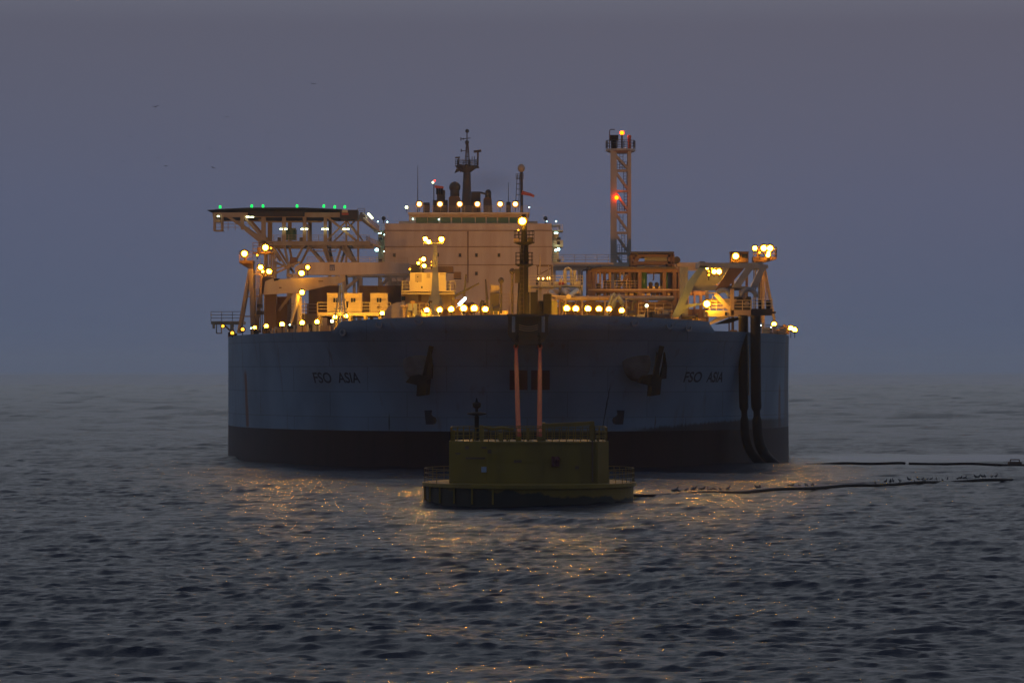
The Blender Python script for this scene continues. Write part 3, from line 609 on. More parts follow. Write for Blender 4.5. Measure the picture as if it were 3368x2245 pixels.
# ================================================================ port shoulder: floodlight mast, crane, side platform
Y = 437.0
m = fmb(Y, 3.0, [(821,885,784,1095,9),(826,885,832,1100,14),(866,880,838,1095,7),(846,870,846,1095,3),(856,870,857,1095,3)], tie=False)
for v, ua, ub in ((900,818,868),(975,806,860),(1040,794,850)): m.pbeam(ua, v, ub, v, Y, 4)
m.ladder(P(849,1095,Y-.2), P(849,850,Y-.2), 0.5, .5)
PM = m.build('floodlight_mast', M_BUFF, SHIP)
m = MB(); m.pbox(787, 856, 832, 866, Y-.5, 3.5); m.pprism([(789,866),(832,866),(832,884),(815,882)], Y, 2.5); m.rail([P(787,856,Y-.4), P(832,856,Y-.4)], 1.1, .8, .07); m.pbox(802, 840, 810, 856, Y, 1); m.build('platform', M_BROWN, PM)
m = MB(); m.pbox(832, 828, 898, 834, Y-.5, 3.5); m.rail([P(832,828,Y-.4), P(898,828,Y-.4)], 1.1, .8, .07); m.pbox(846, 812, 858, 828, Y, 1); m.build('platform', M_BROWN, PM)
m = fmb(Y+1, 3.0, [(872,834,872,1095,7),(886,834,884,1095,4),(894,834,896,1095,4),(877,895,872,1095,6),(902,820,904,1000,3)], tie=False); m.build('mast_column', M_BUFF, SHIP)
for u, v, mm, r in ((804,834,L_NAM,.38),(873,814,L_NAM,.38),(892,816,L_NA3,.14),(846,839,L_NA3,.16),(857,879,L_NAM,.32),(864,893,L_NA2,.2),(885,892,L_NAM,.34)):
    lamp(u, v, Y-1.0, PM, mm, r, 'flood', drop=0.5)
spot(P(873, 806, 441), (-38, 606, 30), 3200, 22, PM); spot(P(804, 826, 441), (-28, 545, 24), 500, 26, PM)
# port crane with its boom stowed across the deck
Y = 432.0; m = MB()
m.dbox(872, 960, 908, Y, 2.2); m.pbox(862, 912, 905, 965, Y-.3, 3.0); CR = m.build('deck_crane', M_BROWN, SHIP)
m = MB(); m.pprism([(866,965),(872,925),(905,912),(915,918),(1136,907),(1141,912),(1139,926),(975,962),(862,969)], Y-1.2, 1.1); m.build('boom', M_CREAM, CR)
m = MB(); m.pprism([(899,916),(922,915),(914,922),(902,924)], Y-1.3, .09); m.build('boom_slot', M_BLACKST, CR)
m = MB(); m.pbox(1047, 923, 1063, 926, Y-1.28, .07); m.pbox(918, 944, 926, 948, Y-1.28, .07); m.build('maker_plate', M_BROWN, CR)
m = MB(); m.pprism([(1136,905),(1141,904),(1144,935),(1139,935)], Y-1.6, 1.6); m.build('hook_block', M_DARK, CR)
m = fmb(Y+.5, 1.5, [(875,912,985,860,4),(884,888,985,862,3),(918,1020,960,962,8),(945,905,958,905,9)]); m.build('luffing_strut', M_BUFF, CR)
lamp(992, 898, Y-2.6, CR, L_NAM, .34, 'flood', drop=.6); lamp(1012, 879, Y-2.2, CR, L_NA2, .28, 'flood', drop=1)
for u in (990, 1012): 
    pass
m = MB(); m.dbox(905, 975, 950, Y+4, 5); m.pbox(900, 1000, 945, 1070, Y+1, 3); m.build('crane_machinery', M_BROWN, SHIP)
part('equipment_locker', M_DARK, [(844,1022,866,1034),(846,1000,862,1012)], Y-1, 1.5)
# boom rest: curved bright support with a lamp
Y = 418.0; m = MB(); m.tube([P(979,970,Y), P(975,1000,Y), P(966,1030,Y), P(957,1060,Y), dp(953,Y)], [.28,.27,.2,.15,.15], 8); m.tube([P(985,970,Y+1), dp(983,Y+1)], .26, 10); m.pbox(974, 964, 992, 969, Y-.2, 1.6)
BR = m.build('boom_rest', M_WHITE, SHIP); lamp(993, 961, Y-.5, BR, L_NA, .30, 'flood', drop=.4)
lad = MB(); lad.ladder(Vector((X(997,Y), Y+.5, DECK)), P(997,985,Y+.5), .3, .5, .05); lad.build('ladder', M_WHITE, BR)
# decked racks behind with horizontal rails
b = MB()
for k in range(4): b.pbox(925, 998+k*11, 1046, 1001+k*11, 438, .3)
for u in (925, 945, 975, 1012, 1044): b.beam(P(u, 998, 438), dp(u, 438), .2)
b.dbox(925, 1034, 1046, 439, 3); b.build('pipe_rack', M_BUFF, SHIP)
# long box structures of the deck edge
for u0, u1, v in ((911, 972, 1076),(978, 1048, 1072),(1052,1084,1070)):
    b = MB(); Yb = 404 if u0 > 970 else 412; b.dbox(u0, v, u1, Yb, 2.2)
    for k in range(1,4): b.beam(P(u0+(u1-u0)*k/4, v, Yb-.08), dp(u0+(u1-u0)*k/4, Yb-.08), .1)
    b.build('side_locker', M_BUFF, SHIP)
# side platform overhanging to port
Y = 452.0; m = MB(); m.pbox(694, 1056, 800, 1066, Y, 4)
m.beam(P(703,1066,Y), P(703,1080,Y), .3)
m.rail([P(694,1056,Y), P(800,1056,Y)], 1.2, 1.2, .07)
for u in (712, 728): m.beam(P(u,1066,Y), P(u,1096,Y), .12)
m.pbox(711,1094,729,1097,Y,1); m.pbox(757,1066,763,1120,Y,3); m.beam(P(735,1066,Y+1), P(760,1090,Y+1), .2)
m.build('side_platform', M_BUFF, SHIP); lamp(733, 1072, Y-.4, SHIP, L_NA3, .22, 'flood', stand=False)
part('mooring_bitt', M_DARK, [(750,1092,760,1112),(764,1096,778,1115)], 436.5, 1.0)

YC = (1.0, 0.46, 0.025)
spot(P(1395, 866, 426), P(1408, 930, 436), 64, 100, LT, YC); spot(P(1430, 800, 425.5), P(1420, 925, 434), 28.8, 100, LT, YC)
spot(P(1138, 1039, 417.5), P(1150, 985, 424), 17.6, 130, SHIP, YC); spot(P(1100, 1042, 417.5), P(1090, 985, 424), 12.8, 130, SHIP, YC); spot(P(1257, 1030, 417.5), P(1246, 985, 424), 19.2, 130, SHIP, YC)
spot(P(1560, 1010, 381), P(1500, 985, 425), 224, 75, SHIP, YC); spot(P(1404, 1016, 384), P(1330, 1000, 425), 160, 75, SHIP, YC)
spot(P(1894, 1010, 381), P(1860, 960, 415), 198.4, 70, SHIP, YC); spot(P(1970, 1010, 383), P(2000, 970, 415), 83.2, 80, SHIP, YC); spot(P(2003, 1010, 384), P(1890, 925, 425), 160, 50, SHIP, YC)
spot(P(993, 961, 417), P(975, 1030, 418.5), 5.12, 110, BR, YC)
# small deck gear seen between the larger structures
def gear(u, v, Y, kind):
    t = MB(); c = P(u, v, Y)
    if kind == 0: t.tube([Vector((c.x, Y, DECK)), c-Vector((0,0,.3)), c+Vector((.12,0,0)), c+Vector((.4,0,-.1))], .13, 8); n = 'gooseneck_pipe'
    elif kind == 1: t.box((c.x-.5, Y, DECK), (c.x+.5, Y+.8, c.z)); t.box((c.x-.55, Y-.05, c.z), (c.x+.55, Y+.85, c.z+.08)); n = 'deck_locker'
    elif kind == 2: t.beam(Vector((c.x, Y, DECK)), c, .11); t.box((c.x-.25, Y-.1, c.z-.3), (c.x+.25, Y+.15, c.z)); n = 'post_box'
    else: t.tube([Vector((c.x, Y, DECK)), c-Vector((0,0,.35))], .22, 10); t.lathe((c.x, Y), [(.25, c.z-.4), (.5, c.z-.3), (.45, c.z-.05), (.1, c.z)], 12); n = 'mushroom_vent'
    t.build(n, random.choice((M_BUFF, M_BROWN, M_BROWN, M_GREY, M_DARK, M_DARK)), SHIP)
for k in range(26): gear(random.uniform(1300, 1640), random.uniform(985, 1022), random.uniform(392, 420), random.randrange(4))
for k in range(34): gear(random.uniform(1815, 2300), random.uniform(985, 1030), random.uniform(398, 425), random.randrange(4))
for k in range(16): gear(random.uniform(800, 1080), random.uniform(1070, 1090), random.uniform(418, 434), random.randrange(4))
for k in range(9): gear(random.uniform(2500, 2580), random.uniform(1082, 1096), random.uniform(431, 436), random.randrange(4))
# ================================================================ process plant (right of the foremast)
def px(mb, boxes, Y, d):
    for q in boxes: mb.pbox(*q, Y, d)
    return mb
def cylz(mb, u0, u1, v0, v1, Y, n=14): r = (X(u1,Y)-X(u0,Y))/2; return mb.tube([P((u0+u1)/2, v1, Y+r), P((u0+u1)/2, v0, Y+r)], r, n)
Y = 424.0
m = MB(); m.pbox(1737, 937, 1917, 943, Y-1, 6)
for u in (1742, 1778, 1816, 1843, 1913): m.beam(P(u,942,Y), dp(u,Y), .28); m.beam(P(u,942,Y)+Vector((0,4,0)), dp(u,Y)+Vector((0,4,0)), .28)
m.pbeam(1740, 951, 1915, 951, Y, 3); PL = m.build('pipe_platform', M_WHITE, SHIP)
m = MB(); m.rail([P(1740,937,Y-.9), P(1917,937,Y-.9)], 1.1, 1.2, .07); m.build('railing', M_WHITE, PL)
m = MB()
for u in (1858, 1890): m.tube([P(u,937,Y+1), P(u,888,Y+1)], .22, 10)
m.tube([P(1858,896,Y+1.6), P(1860,884,Y+1.6), P(1868,880,Y+1.6), P(1878,888,Y+1.6), P(1880,937,Y+1.6)], .16, 8); m.beam(P(1855,924,Y+1), P(1893,924,Y+1), .15); m.pbox(1893,924,1908,937,Y+1,1.2); m.pbox(1840,918,1850,937,Y,1); m.build('gooseneck_vent', M_WHITE, PL)
for u, top in ((1776, 836), (1817, 871), (1804, 872)):
    m = MB(); m.tube([P(u,937,Y+2), P(u,top,Y+2)], [.12,.05], 6); m.build('whip_aerial', M_BUFF, PL)
m = fmb(Y+3, 1.5, [(1765,874,1818,874,3),(1768,874,1768,937,3),(1815,874,1815,937,3),(1768,905,1815,880,2)]); m.build('pipe_frame', M_BROWN, PL)
for k, (u, r) in enumerate(((1790, .35), (1799,.3), (1830,.35), (1846,.4))):
    m = MB(); m.sph(P(u, 934, Y), r, 8, 6); m.build('valve', M_RED if k == 3 else M_WHITE, PL)
YL = 640.0; m = MB(); m.pbox(1762, 921, 1826, 924, YL-.3, 1.5)
for u in (1766, 1822): m.beam(P(u,922,YL), dp(u,YL), .4)
LG = m.build('floodlight_gantry', M_DARK, SHIP)
for u, v, mm, r in ((1771,916,L_FAR,.2),(1786,916,L_FAR,.22),(1804,915,L_FAR,.34),(1820,914,L_NA3,.16)): lamp(u, v, YL-.8, LG, mm, r, 'flood', drop=.5)
spot(P(1795, 912, YL+2), (-4, 690, 34), 380, 115, LG); spot(P(1770, 912, YL+2), (-20, 690, 32), 300, 110, LG)
# heavy loading pipe along the deck
Y = 410.0; m = MB()
m.tube([P(1812,960,Y+4), P(1820,968,Y+2), P(1834,978,Y), P(1850,981,Y), P(2050,981,Y)], .27, 12)
m.tube([P(1850,981,Y), P(2215,981,Y+6)], .25, 12)
m.tube([P(1874,981,Y), P(1868,966,Y+1), P(1858,958,Y+3)], .3, 10)
for u in (1866, 1895, 1934, 1970, 2003, 2040): m.tube([P(u-1.6,981,Y), P(u+1.6,981,Y)], .36, 14)
for u in (1850, 1915, 1990, 2060, 2130): m.beam(P(u, 986, Y), dp(u, Y), .2)
m.build('loading_pipe', M_BUFF, SHIP, smooth=True)
m = MB()
for u, r in ((1810,.45),(1826,.5),(1862,.6),(1894,.55)): m.sph(P(u, 965, Y+6), r*1.15, 12, 8); m.beam(P(u,970,Y+6), dp(u,Y+6), .25)
m.build('expansion_bellows', M_BUFF, SHIP, smooth=True)
m = MB(); m.tube([P(1870,975,Y-1.5), P(1898,955,Y+6)], .28, 10); m.build('branch_pipe', M_WHITE, SHIP)
m = MB(); m.tube([P(1997,1015,Y-1), P(2002,1005,Y-1), P(2012,975,Y-1), P(2024,965,Y-1)], .2, 8); m.tube([P(2014,1012,Y-1), P(2020,990,Y-1), P(2034,972,Y-1), P(2048,1000,Y-1)], .3, 8); m.beam(P(1997,1015,Y-1), dp(1997,Y-1), .3); m.beam(P(2048,1000,Y-1), dp(2048,Y-1), .3)
m.build('hose_coil', M_GREY, SHIP, smooth=True)
m = px(MB(), [(1840, 992, 2210, 1000)], Y+8, .4); m.dbox(1840, 1000, 2210, Y+9, .4); m.build('spill_wall', M_BROWN, SHIP)
# two storey process module
Y = 470.0; m = MB()
cols = (1938, 1953, 2104, 2185, 2219, 2236)
for yy in (Y, Y+8):
    for u in cols: m.beam(P(u, 878, yy) if yy == Y else Vector((X(u,Y), yy, Z(878,Y))), Vector((X(u,Y), yy, DECK)), .48)
    for v, w_ in ((890, .42), (953, .38), (960,.15), (975, .3)): a, b_ = P(1938, v, Y), P(2236, v, Y); a.y = b_.y = yy; m.beam(a, b_, w_)
    a, b_ = P(1938,1010,Y), P(2236,1010,Y); a.y = b_.y = yy; m.beam(a, b_, .4)
for u in cols:
    for v in (890, 953): m.beam(P(u,v,Y), P(u,v,Y)+Vector((0,8,0)), .3)
m.beam(P(2027,953,Y+4), P(2066,905,Y+4), .35)
MD = m.build('process_module', M_BROWN, SHIP)
m = MB(); m.pbox(1930, 877, 2222, 884, Y-.8, 9.6); m.build('roof', M_DARK, MD)
m = MB(); m.pbox(1935, 951, 2240, 954, Y-.3, 9); m.build('floor', M_BUFF, MD)
m = MB(); m.rail([P(1945,951,Y+.2), P(2100,951,Y+.2)], 1.1, 1.5, .07); m.build('railing', M_BUFF, MD)
for u0, u1, v0, mm in ((2109, 2128, 898, M_TANK), (2180, 2197, 898, M_TANK)):
    t = MB(); cylz(t, u0, u1, v0, 951, Y+2); r = (X(u1,Y)-X(u0,Y))/2; t.sph(P((u0+u1)/2, v0, Y+2)+Vector((0,r,0)), r, 12, 8, .5); t.build('pressure_vessel', mm, MD, smooth=True)
for u in (1962,1974,1988,2006,2024,2040,2052,2070,2080,2090):
    t = MB(); t.tube([P(u, 951, Y+5), P(u, 892, Y+5)], random.choice((.09,.14,.2)), 8); t.build('riser_pipe', random.choice((M_BUFF, M_DARK, M_BROWN)), MD)
for u in (1968, 2000, 2036, 2062, 2140, 2160):
    t = MB(); h_ = random.uniform(.5, 1.1); c = P(u, 951, Y+3); t.tube([c, c+Vector((0,0,h_))], .25, 8); t.sph(c+Vector((0,0,h_)), .3, 8, 6); t.build('pump', M_DARK, MD)
t = px(MB(), [(2130, 941, 2178, 951)], Y+3, 2); t.build('skid_box', M_WHITE, MD)
for u, v1 in ((2036,921), (2150,921), (2174,932)):
    t = MB(); t.tube([P(u,890,Y+1), P(u,v1-4,Y+1), P(u-1,v1,Y+1), P(u-4,v1-1,Y+1)], .08, 6); t.build('hoist_hook', M_DARK, MD)
t = MB(); t.tube([P(1914,960,Y-6), P(1914,893,Y-6), P(1918,889,Y-6), P(1940,886,Y-6), P(1955,878,Y-5), P(1975,876,Y-3)], .1, 6); t.beam(P(1914,960,Y-6), dp(1914,Y-6), .16); t.build('vent_pipe', M_DARK, SHIP)
for k in range(16):
    u = 1945+k*18+random.uniform(-4,4); t = MB(); t.pbox(u, 958+random.uniform(0,6), u+random.uniform(6,14), 985, Y+2+random.uniform(0,3), 1.5); t.build('machinery_unit', random.choice((M_DARK, M_BROWN, M_BUFF)), MD)
# upper module
Y = 490.0; m = MB()
for yy in (0, 6):
    for u in (2078, 2092, 2201, 2214): a = P(u, 836, Y); a.y += yy; m.beam(a, Vector((a.x, a.y, DECK)), .35)
    for v in (841, 864): a, b_ = P(2078,v,Y), P(2214,v,Y); a.y += yy; b_.y += yy; m.beam(a, b_, .35)
m.beam(P(2085,874,Y), P(2100,843,Y), .5)
for k in range(5): m.beam(P(2202+k*3, 843, Y), P(2202+k*3, 876, Y), .08)
UM = m.build('upper_module', M_BROWN, SHIP)
t = MB(); t.pbox(2074, 827, 2217, 834, Y-.5, 7); t.build('roof', M_DARK, UM)
t = MB(); t.tube([P(2120,852,Y+2), P(2196,852,Y+2)], .42, 12); t.build('cooler_drum', M_GREY, UM)
t = MB(); t.tube([P(2226,855,Y), P(2226,855,Y)+Vector((0,2.5,0))], .5, 14); t.build('fan_housing', M_DARK, UM)
t = MB(); t.pbox(2226, 848, 2236, 876, Y+.2, 1.6); t.build('duct', M_BUFF, UM)
# pipe bridge running across at the height of the catwalk
Y = 510.0; m = MB(); m.pbox(1815, 863, 2330, 876, Y, 1.6); m.pbox(1815, 876, 2330, 890, Y+.3, .2)
for u in (1822, 1905, 2060, 2240, 2325): m.beam(P(u,880,Y+.8), dp(u,Y+.8), .5)
PB = m.build('pipe_bridge', M_CREAM, SHIP); m = MB(); m.rail([P(1815,863,Y+.1), P(2075,863,Y+.1)], 1.1, 1.5, .07); m.build('railing', M_GREY, PB)
# ================================================================ flare style tower with red beacons
Y = 560.0; m = MB(); D = 2.6
for yy in (0, D):
    a, b_ = P(2018,495,Y), P(2070,495,Y); a.y += yy; b_.y += yy
    m.beam(a, Vector((a.x,a.y,DECK)), .95 if yy == 0 else .6); m.beam(b_, Vector((b_.x,b_.y,DECK)), .55)
    vs_ = (505, 560, 628, 697, 765, 832, 900, 968)
    for k, v in enumerate(vs_):
        if k > 0: a, b_ = P(2024,v,Y), P(2068,v,Y); a.y += yy; b_.y += yy; m.beam(a, b_, .28)
        if k < len(vs_)-1: a, b_ = P(2026,v+6,Y), P(2066,vs_[k+1]-6,Y); a.y += yy; b_.y += yy; m.beam(a, b_, .3)
for v in (560,628,697,765,832,900): m.beam(P(2018,v,Y), P(2018,v,Y)+Vector((0,D,0)), .25); m.beam(P(2070,v,Y), P(2070,v,Y)+Vector((0,D,0)), .25)
TW = m.build('beacon_tower', M_CREAM, SHIP)
for v0, v1, u in ((560,505,2044),(697,628,2058),(628,560,2056),(765,705,2044),(832,765,2050),(900,832,2040)):
    t = MB(); t.ladder(P(u,v0,Y+1), P(u,v1,Y+1), .5, .45, .07); t.build('ladder', M_DARK, TW)
for v in (560, 697, 832):
    t = MB(); t.rail([P(2030,v,Y+.5), P(2062,v,Y+.5)], 1.3, .35, .06); t.build('landing_rail', M_DARK, TW)
t = MB(); c = P(2041, 489, Y+1.3); t.lathe((c.x, c.y), [(1.55, Z(503,Y)), (2.33, Z(496,Y)), (2.33, Z(489,Y))], 20); TP = t.build('top_platform', M_CREAM, TW)
t = MB(); ring = [Vector((c.x+2.25*math.cos(2*math.pi*k/14), c.y+2.25*math.sin(2*math.pi*k/14), c.z)) for k in range(15)]; t.rail(ring, 1.25, 5, .07); t.build('platform_railing', M_DARK, TW)
t = px(MB(), [(2006,444,2034,462),(2011,462,2028,489)], Y+1, 1.2); t.build('beacon_cabinet', M_BLACKST, TW)
t = MB(); t.tube([P(2005,489,Y+.8), P(2005,430,Y+.8), P(2008,426,Y+.8), P(2022,426,Y+.8)], .07, 6); t.build('davit', M_DARK, TW)
t = MB(); t.tube([P(2045.6,489,Y+1), P(2045.6,443,Y+1)], .13, 8); t.build('beacon_post', M_DARK, TW)
t = MB(); t.tube([P(2070,489,Y+1), P(2070,455,Y+1)], .28, 8); t.sph(P(2070,450,Y+1), .33, 10, 6); t.build('orange_dome', mat('orange_paint', (.5,.12,.05), .5), TW)
t = MB(); t.sph(P(2045.6,437,Y+1), .32, 8, 6); t.build('red_beacon', L_RED, TW)
t = MB(); t.sph(P(2028,650,Y-.7), .32, 8, 6); t.build('red_beacon', L_RED, TW)
t = MB(); t.pbox(1992, 464, 1996, 488, Y+.3, .4); t.pbox(2086, 464, 2090, 488, Y+.3, .4); t.build('lifebuoy_locker', M_DARK, TW)

# ================================================================ accommodation block at the stern
Y = 690.0; c = SHIP
m = MB(); m.dbox(1265, 758, 1817, Y, 34); m.pbox(1266, 735, 1815, 757.9, Y+.1, 26); SS = m.build('accommodation_block', M_CREAM, SHIP)
m = MB()
for v in (758, 811, 871): m.pbox(1264, v-1, 1818, v+1, Y-.12, .12)
m.pbox(1537.5, 760, 1541, 930, Y-.15, .14); m.build('seam', M_BROWN, SS)
for u, v in ((1297,839),(1439,838),(1513,839),(1567,839),(1641,839),(1567,899),(1439,899),(1345,899),(1700,899)):
    t = MB(); t.pbox(u-5.5, v-7, u+5.5, v+7, Y-.1, .1); W = t.build('window', M_BUFF, SS); t = MB(); t.pbox(u-4, v-5.5, u+4, v+5.5, Y-.16, .05); t.build('pane', M_GLASS, W)
Y = 693.0; m = MB(); m.pbox(1345, 704, 1738, 735, Y, 14)
BRG = m.build('bridge', M_CREAM, SHIP)
m = MB(); m.pbox(1342, 698, 1742, 704, Y-1.0, 16); m.build('roof', M_CREAM, BRG); m = MB(); m.rail([P(1342,698,Y-.9), P(1742,698,Y-.9)], 1.15, 1.6, .07); m.build('roof_railing', M_BUFF, BRG)
for a, b_ in ((1368,1405),(1407,1443),(1449,1482),(1487,1517),(1520,1562),(1565,1597),(1601,1634),(1638,1672),(1676,1708),(1712,1732)):
    t = MB(); t.pbox(a, 715, b_, 733, Y-.08, .08); t.build('window', M_BRIDGEGLASS, BRG)
t = MB(); t.pbox(1345, 711, 1738, 714, Y-.15, .14); t.build('window_header', M_BUFF, BRG)
t = px(MB(), [(1312,727,1345,735),(1738,727,1768,735)], Y, 8); t.build('parapet', M_CREAM, BRG)
for u, v in ((1379,671),(1447,671),(1512,671),(1570,671),(1645,671),(1695,671)): lamp(u, v, Y-1.9, BRG, L_FAR, .50, 'flood', drop=1.5)
lamp(1337, 682, Y-1.2, BRG, L_FL, .35, 'globe', drop=1)
for u, v in ((1358,720),(1443.5,722)): lamp(u, v, Y-.5, BRG, L_COOL, .15, 'globe', stand=False)
for u in (1262, 1794):
    t = MB(); t.sph(P(u, 718, 700), .42, 10, 6); t.tube([P(u,735,700), P(u,722,700)], .1, 6); t.build('searchlight', M_DARK, SS)
# side galleries of the block
Y = 696.0
for s, u0, u1 in (('l', 1228, 1264.6), ('r', 1817.4, 1852)):
    m = MB()
    for v in (757, 808, 862):
        a, b_ = (u0+ (10 if s == 'l' and v > 757 else 0), u1); m.pbox(a, v, b_, v+3, Y, 8)
        m.rail([P(a+1,v,Y+.1), P(b_-1,v,Y+.1)], 1.1, 1.2, .07)
    w0, w1 = (1244, 1264) if s == 'l' else (1818, 1838)
    m.pbox(w0, 760, w1, 870, Y+3, 5); m.build('side_gallery', M_WHITE, SS)
    t = MB()
    for v in (780, 852): cc = (1251 if s == 'l' else 1838); t.pbox(cc-6, v, cc+6, v+9, Y-.1, .1)
    if s == 'r': t2 = MB(); t2.pbox(1818, 791, 1852, 811, Y-.05, 2); t2.build('screen', M_WHITE, SS); t.pbox(1832,793,1842,804,Y-.2,.1)
    t.build('lifebuoy_box', M_DARK, SS)
t = px(MB(), [(1814,740,1843,744),(1839,744,1843,757)], Y, 4); t.build('wing_screen', M_GREY, SS)
for u, v, mm, r in ((1249,766,L_COOL,.16),(1265,772,L_COOL,.16),(1239,822,L_COOL,.42),(1264,827,L_COOL,.14),(1243,729,L_COOL,.14),(1274,730,L_COOL,.16),
                    (1829,766,L_COOL,.18),(1828,823,L_COOL,.3),(1837,820,L_COOL,.34),(1815,824,L_COOL,.13),(1829,728,L_COOL,.18),(1798,728,L_COOL,.12),(1741,682,L_COOL,.16)):
    lamp(u, v, Y-.6, SS, mm, r, 'tube' if v == 766 else 'globe', stand=False)
# roof gear: mast, domes, funnels, aerials
Y = 700.0; RZ = Z(698, 694)
def roof(u): return Vector((X(u,Y), Y, RZ))
m = MB(); m.tube([roof(1534), P(1536,573,Y), P(1536,540,Y)], [1.0,.72,.45], 12); MM = m.build('radar_mast', M_DARK, SHIP)
m = MB(); m.lathe((X(1535,Y), Y), [(.7,Z(568,Y)),(2.0,Z(552,Y)),(2.3,Z(545,Y))], 16); m.rail([Vector((X(1535,Y)+2.2*math.cos(2*math.pi*k/10), Y+2.2*math.sin(2*math.pi*k/10), Z(545,Y))) for k in range(11)], 1.1, 5, .09); m.build('mast_platform', M_DARK, MM)
m = MB(); m.pbox(1503,540,1520,545,Y,1.5); m.beam(P(1506,545,Y), P(1509,522,Y), .35); m.beam(P(1497,519,Y), P(1513,518,Y), .3); m.pprism([(1495,569),(1500,556),(1514,552),(1516,560)], Y, 1.2); m.beam(P(1508,545,Y),P(1516,566,Y),.3); m.build('radar_scanner', M_DARK, MM)
m = MB(); m.beam(P(1571,553,Y), P(1572,500,Y), .35); m.beam(P(1558,499,Y), P(1583,496,Y), .45, .5); m.pbox(1565,549,1576,553,Y,1.2); m.build('radar_scanner', M_DARK, MM)
m = MB()
for du in (-8, -3, 3, 8): m.beam(P(1537+du,545,Y), P(1537+du*.35,470,Y), .16)
for v in (530, 515, 500, 487): m.pbeam(1531,v,1543,v,Y,2.2)
m.beam(P(1536,472,Y), P(1536,436,Y), .2); m.lathe((X(1536,Y),Y), [(.3,Z(476,Y)),(.42,Z(466,Y)),(.25,Z(462,Y))], 10)
m.pbeam(1515,458,1548,454,Y,2.4); m.pbeam(1516,452,1516,463,Y,3); m.pbeam(1524,454,1524,460,Y,3); m.pbeam(1516,496,1532,496,Y,2.2); m.pbeam(1517,490,1517,500,Y,3); m.build('lattice_top', M_DARK, MM)
m = MB(); m.sph(P(1536.5,431,Y), .38, 10, 8); m.build('antenna_ball', M_DARK, MM)
for u in (1542,1552,1560): m = MB(); m.beam(P(u,545,Y), P(u+1,520-(u%7),Y), .12); m.build('stub_aerial', M_DARK, MM)
m = MB(); m.pprism([(1476,700),(1476,650),(1484,642),(1508,642),(1514,655),(1514,700)], Y+3, 5); FU = m.build('dome_stand', M_BROWN, SHIP); m = MB(); m.sph(P(1496,616,Y+3), 1.12, 16, 12); m.tube([P(1496,645,Y+3), P(1496,625,Y+3)], .9, 12); m.build('satellite_dome', M_DARK, FU, smooth=True)
m = MB(); m.pprism([(1590,700),(1590,655),(1596,648),(1616,648),(1620,700)], Y+3, 3); FU = m.build('dome_stand', M_BROWN, SHIP); m = MB(); m.tube([P(1605,650,Y+3), P(1606,632,Y+3)], .6, 12); m.sph(P(1606,633,Y+3), .6, 12, 8); m.build('satellite_dome', M_DARK, FU, smooth=True)
m = MB(); m.pbeam(1580,633,1603,640,Y+3,6); m.build('horn', M_DARK, FU)
for q in ([(1424,658,1472,700),(1437,625,1463,658)], [(1550,630,1580,700)], [(1392,666,1412,700)], [(1665,664,1680,700)]): m = px(MB(), q, Y+5, 5); m.build('engine_casing', M_DARK, SHIP)
m = MB()
for u in (1438,1446,1454): m.tube([P(u,640,Y+4), P(u,616,Y+4)], .22, 8)
m.build('exhaust_pipe', M_BLACKST, SHIP)
m = MB(); m.tube([roof(1427), P(1427,602,Y)], .09, 6); FP = m.build('flag_pole', M_DARK, SHIP); t = MB(); t.pprism([(1430,609),(1458,613),(1460,620),(1430,618)], Y, .12); t.build('flag', M_RED, FP); t = MB(); t.sph(P(1424,600,Y), .2, 8, 6); t.build('pole_lamp', L_FL, FP); t = MB(); t.sph(P(1430,594,Y), .2, 8, 6); t.build('pole_lamp', mat('red_pole_lens', (.5,.02,.02), emit=(1,.05,.03), estr=3), FP)
for u, v in ((1374,545),(1672,600)): m = MB(); m.tube([roof(u), P(u,v,Y)], [.1,.04], 6); m.build('whip_aerial', M_DARK, SHIP)
m = MB(); m.tube([roof(1716), P(1715,565,Y)], .28, 10)
for du, w_ in ((-15, .12), (-7, .12)): m.beam(P(1716+du*1.4, 690, Y), P(1716+du, 575, Y), w_)
for v in (588,605,622,640,660): m.pbeam(1698,v,1714,v,Y,2)
AM = m.build('antenna_mast', M_DARK, SHIP); t = MB(); t.rail([P(1697,590,Y-.5), P(1722,590,Y-.5)], 1.1, .4, .08); t.build('mast_railing', M_DARK, AM)
t = MB(); t.sph(P(1714.5,553,Y), .72, 14, 10, 1.15); t.build('antenna_ball', M_BUFF, AM, smooth=True)
t = MB(); t.tube([P(1716,633,Y-.5), P(1728,636,Y-.5), P(1745,640,Y-.5), P(1757,646,Y-.5)], [.42,.36,.3,.24], 10); t.build('windsock', M_RED, AM)

# ================================================================ helideck on the port side
Y = 600.0; cxh, cyh = X(912, 604), 612.0; zt = Z(683, 602)
m = MB(); n = 8; prof = []; R = 11.6
def octo(r, z): return [Vector((cxh+r*math.cos(math.pi/8+math.pi*k/4), cyh+r*math.sin(math.pi/8+math.pi*k/4), z)) for k in range(8)]
vs = octo(R, zt-1.5)+octo(R, zt-.9)+octo(R+.02, zt-.1)+octo(R, zt); fs = [(i*8+k, i*8+(k+1)%8, (i+1)*8+(k+1)%8, (i+1)*8+k) for i in range(3) for k in range(8)]+[tuple(range(7,-1,-1)), tuple(range(24,32))]
m.add(vs, fs); HD = m.build('helideck', M_DARK, SHIP)
m = MB(); a = octo(R, zt-.55); b_ = octo(R+1.4, zt-.15); vs = a+b_+[p-Vector((0,0,.08)) for p in b_]+[p-Vector((0,0,.1)) for p in a]
m.add(vs, [(i*8+k, i*8+(k+1)%8, ((i+1)%4)*8+(k+1)%8, ((i+1)%4)*8+k) for i in range(4) for k in range(8)]); m.build('safety_net', M_DARK, HD)
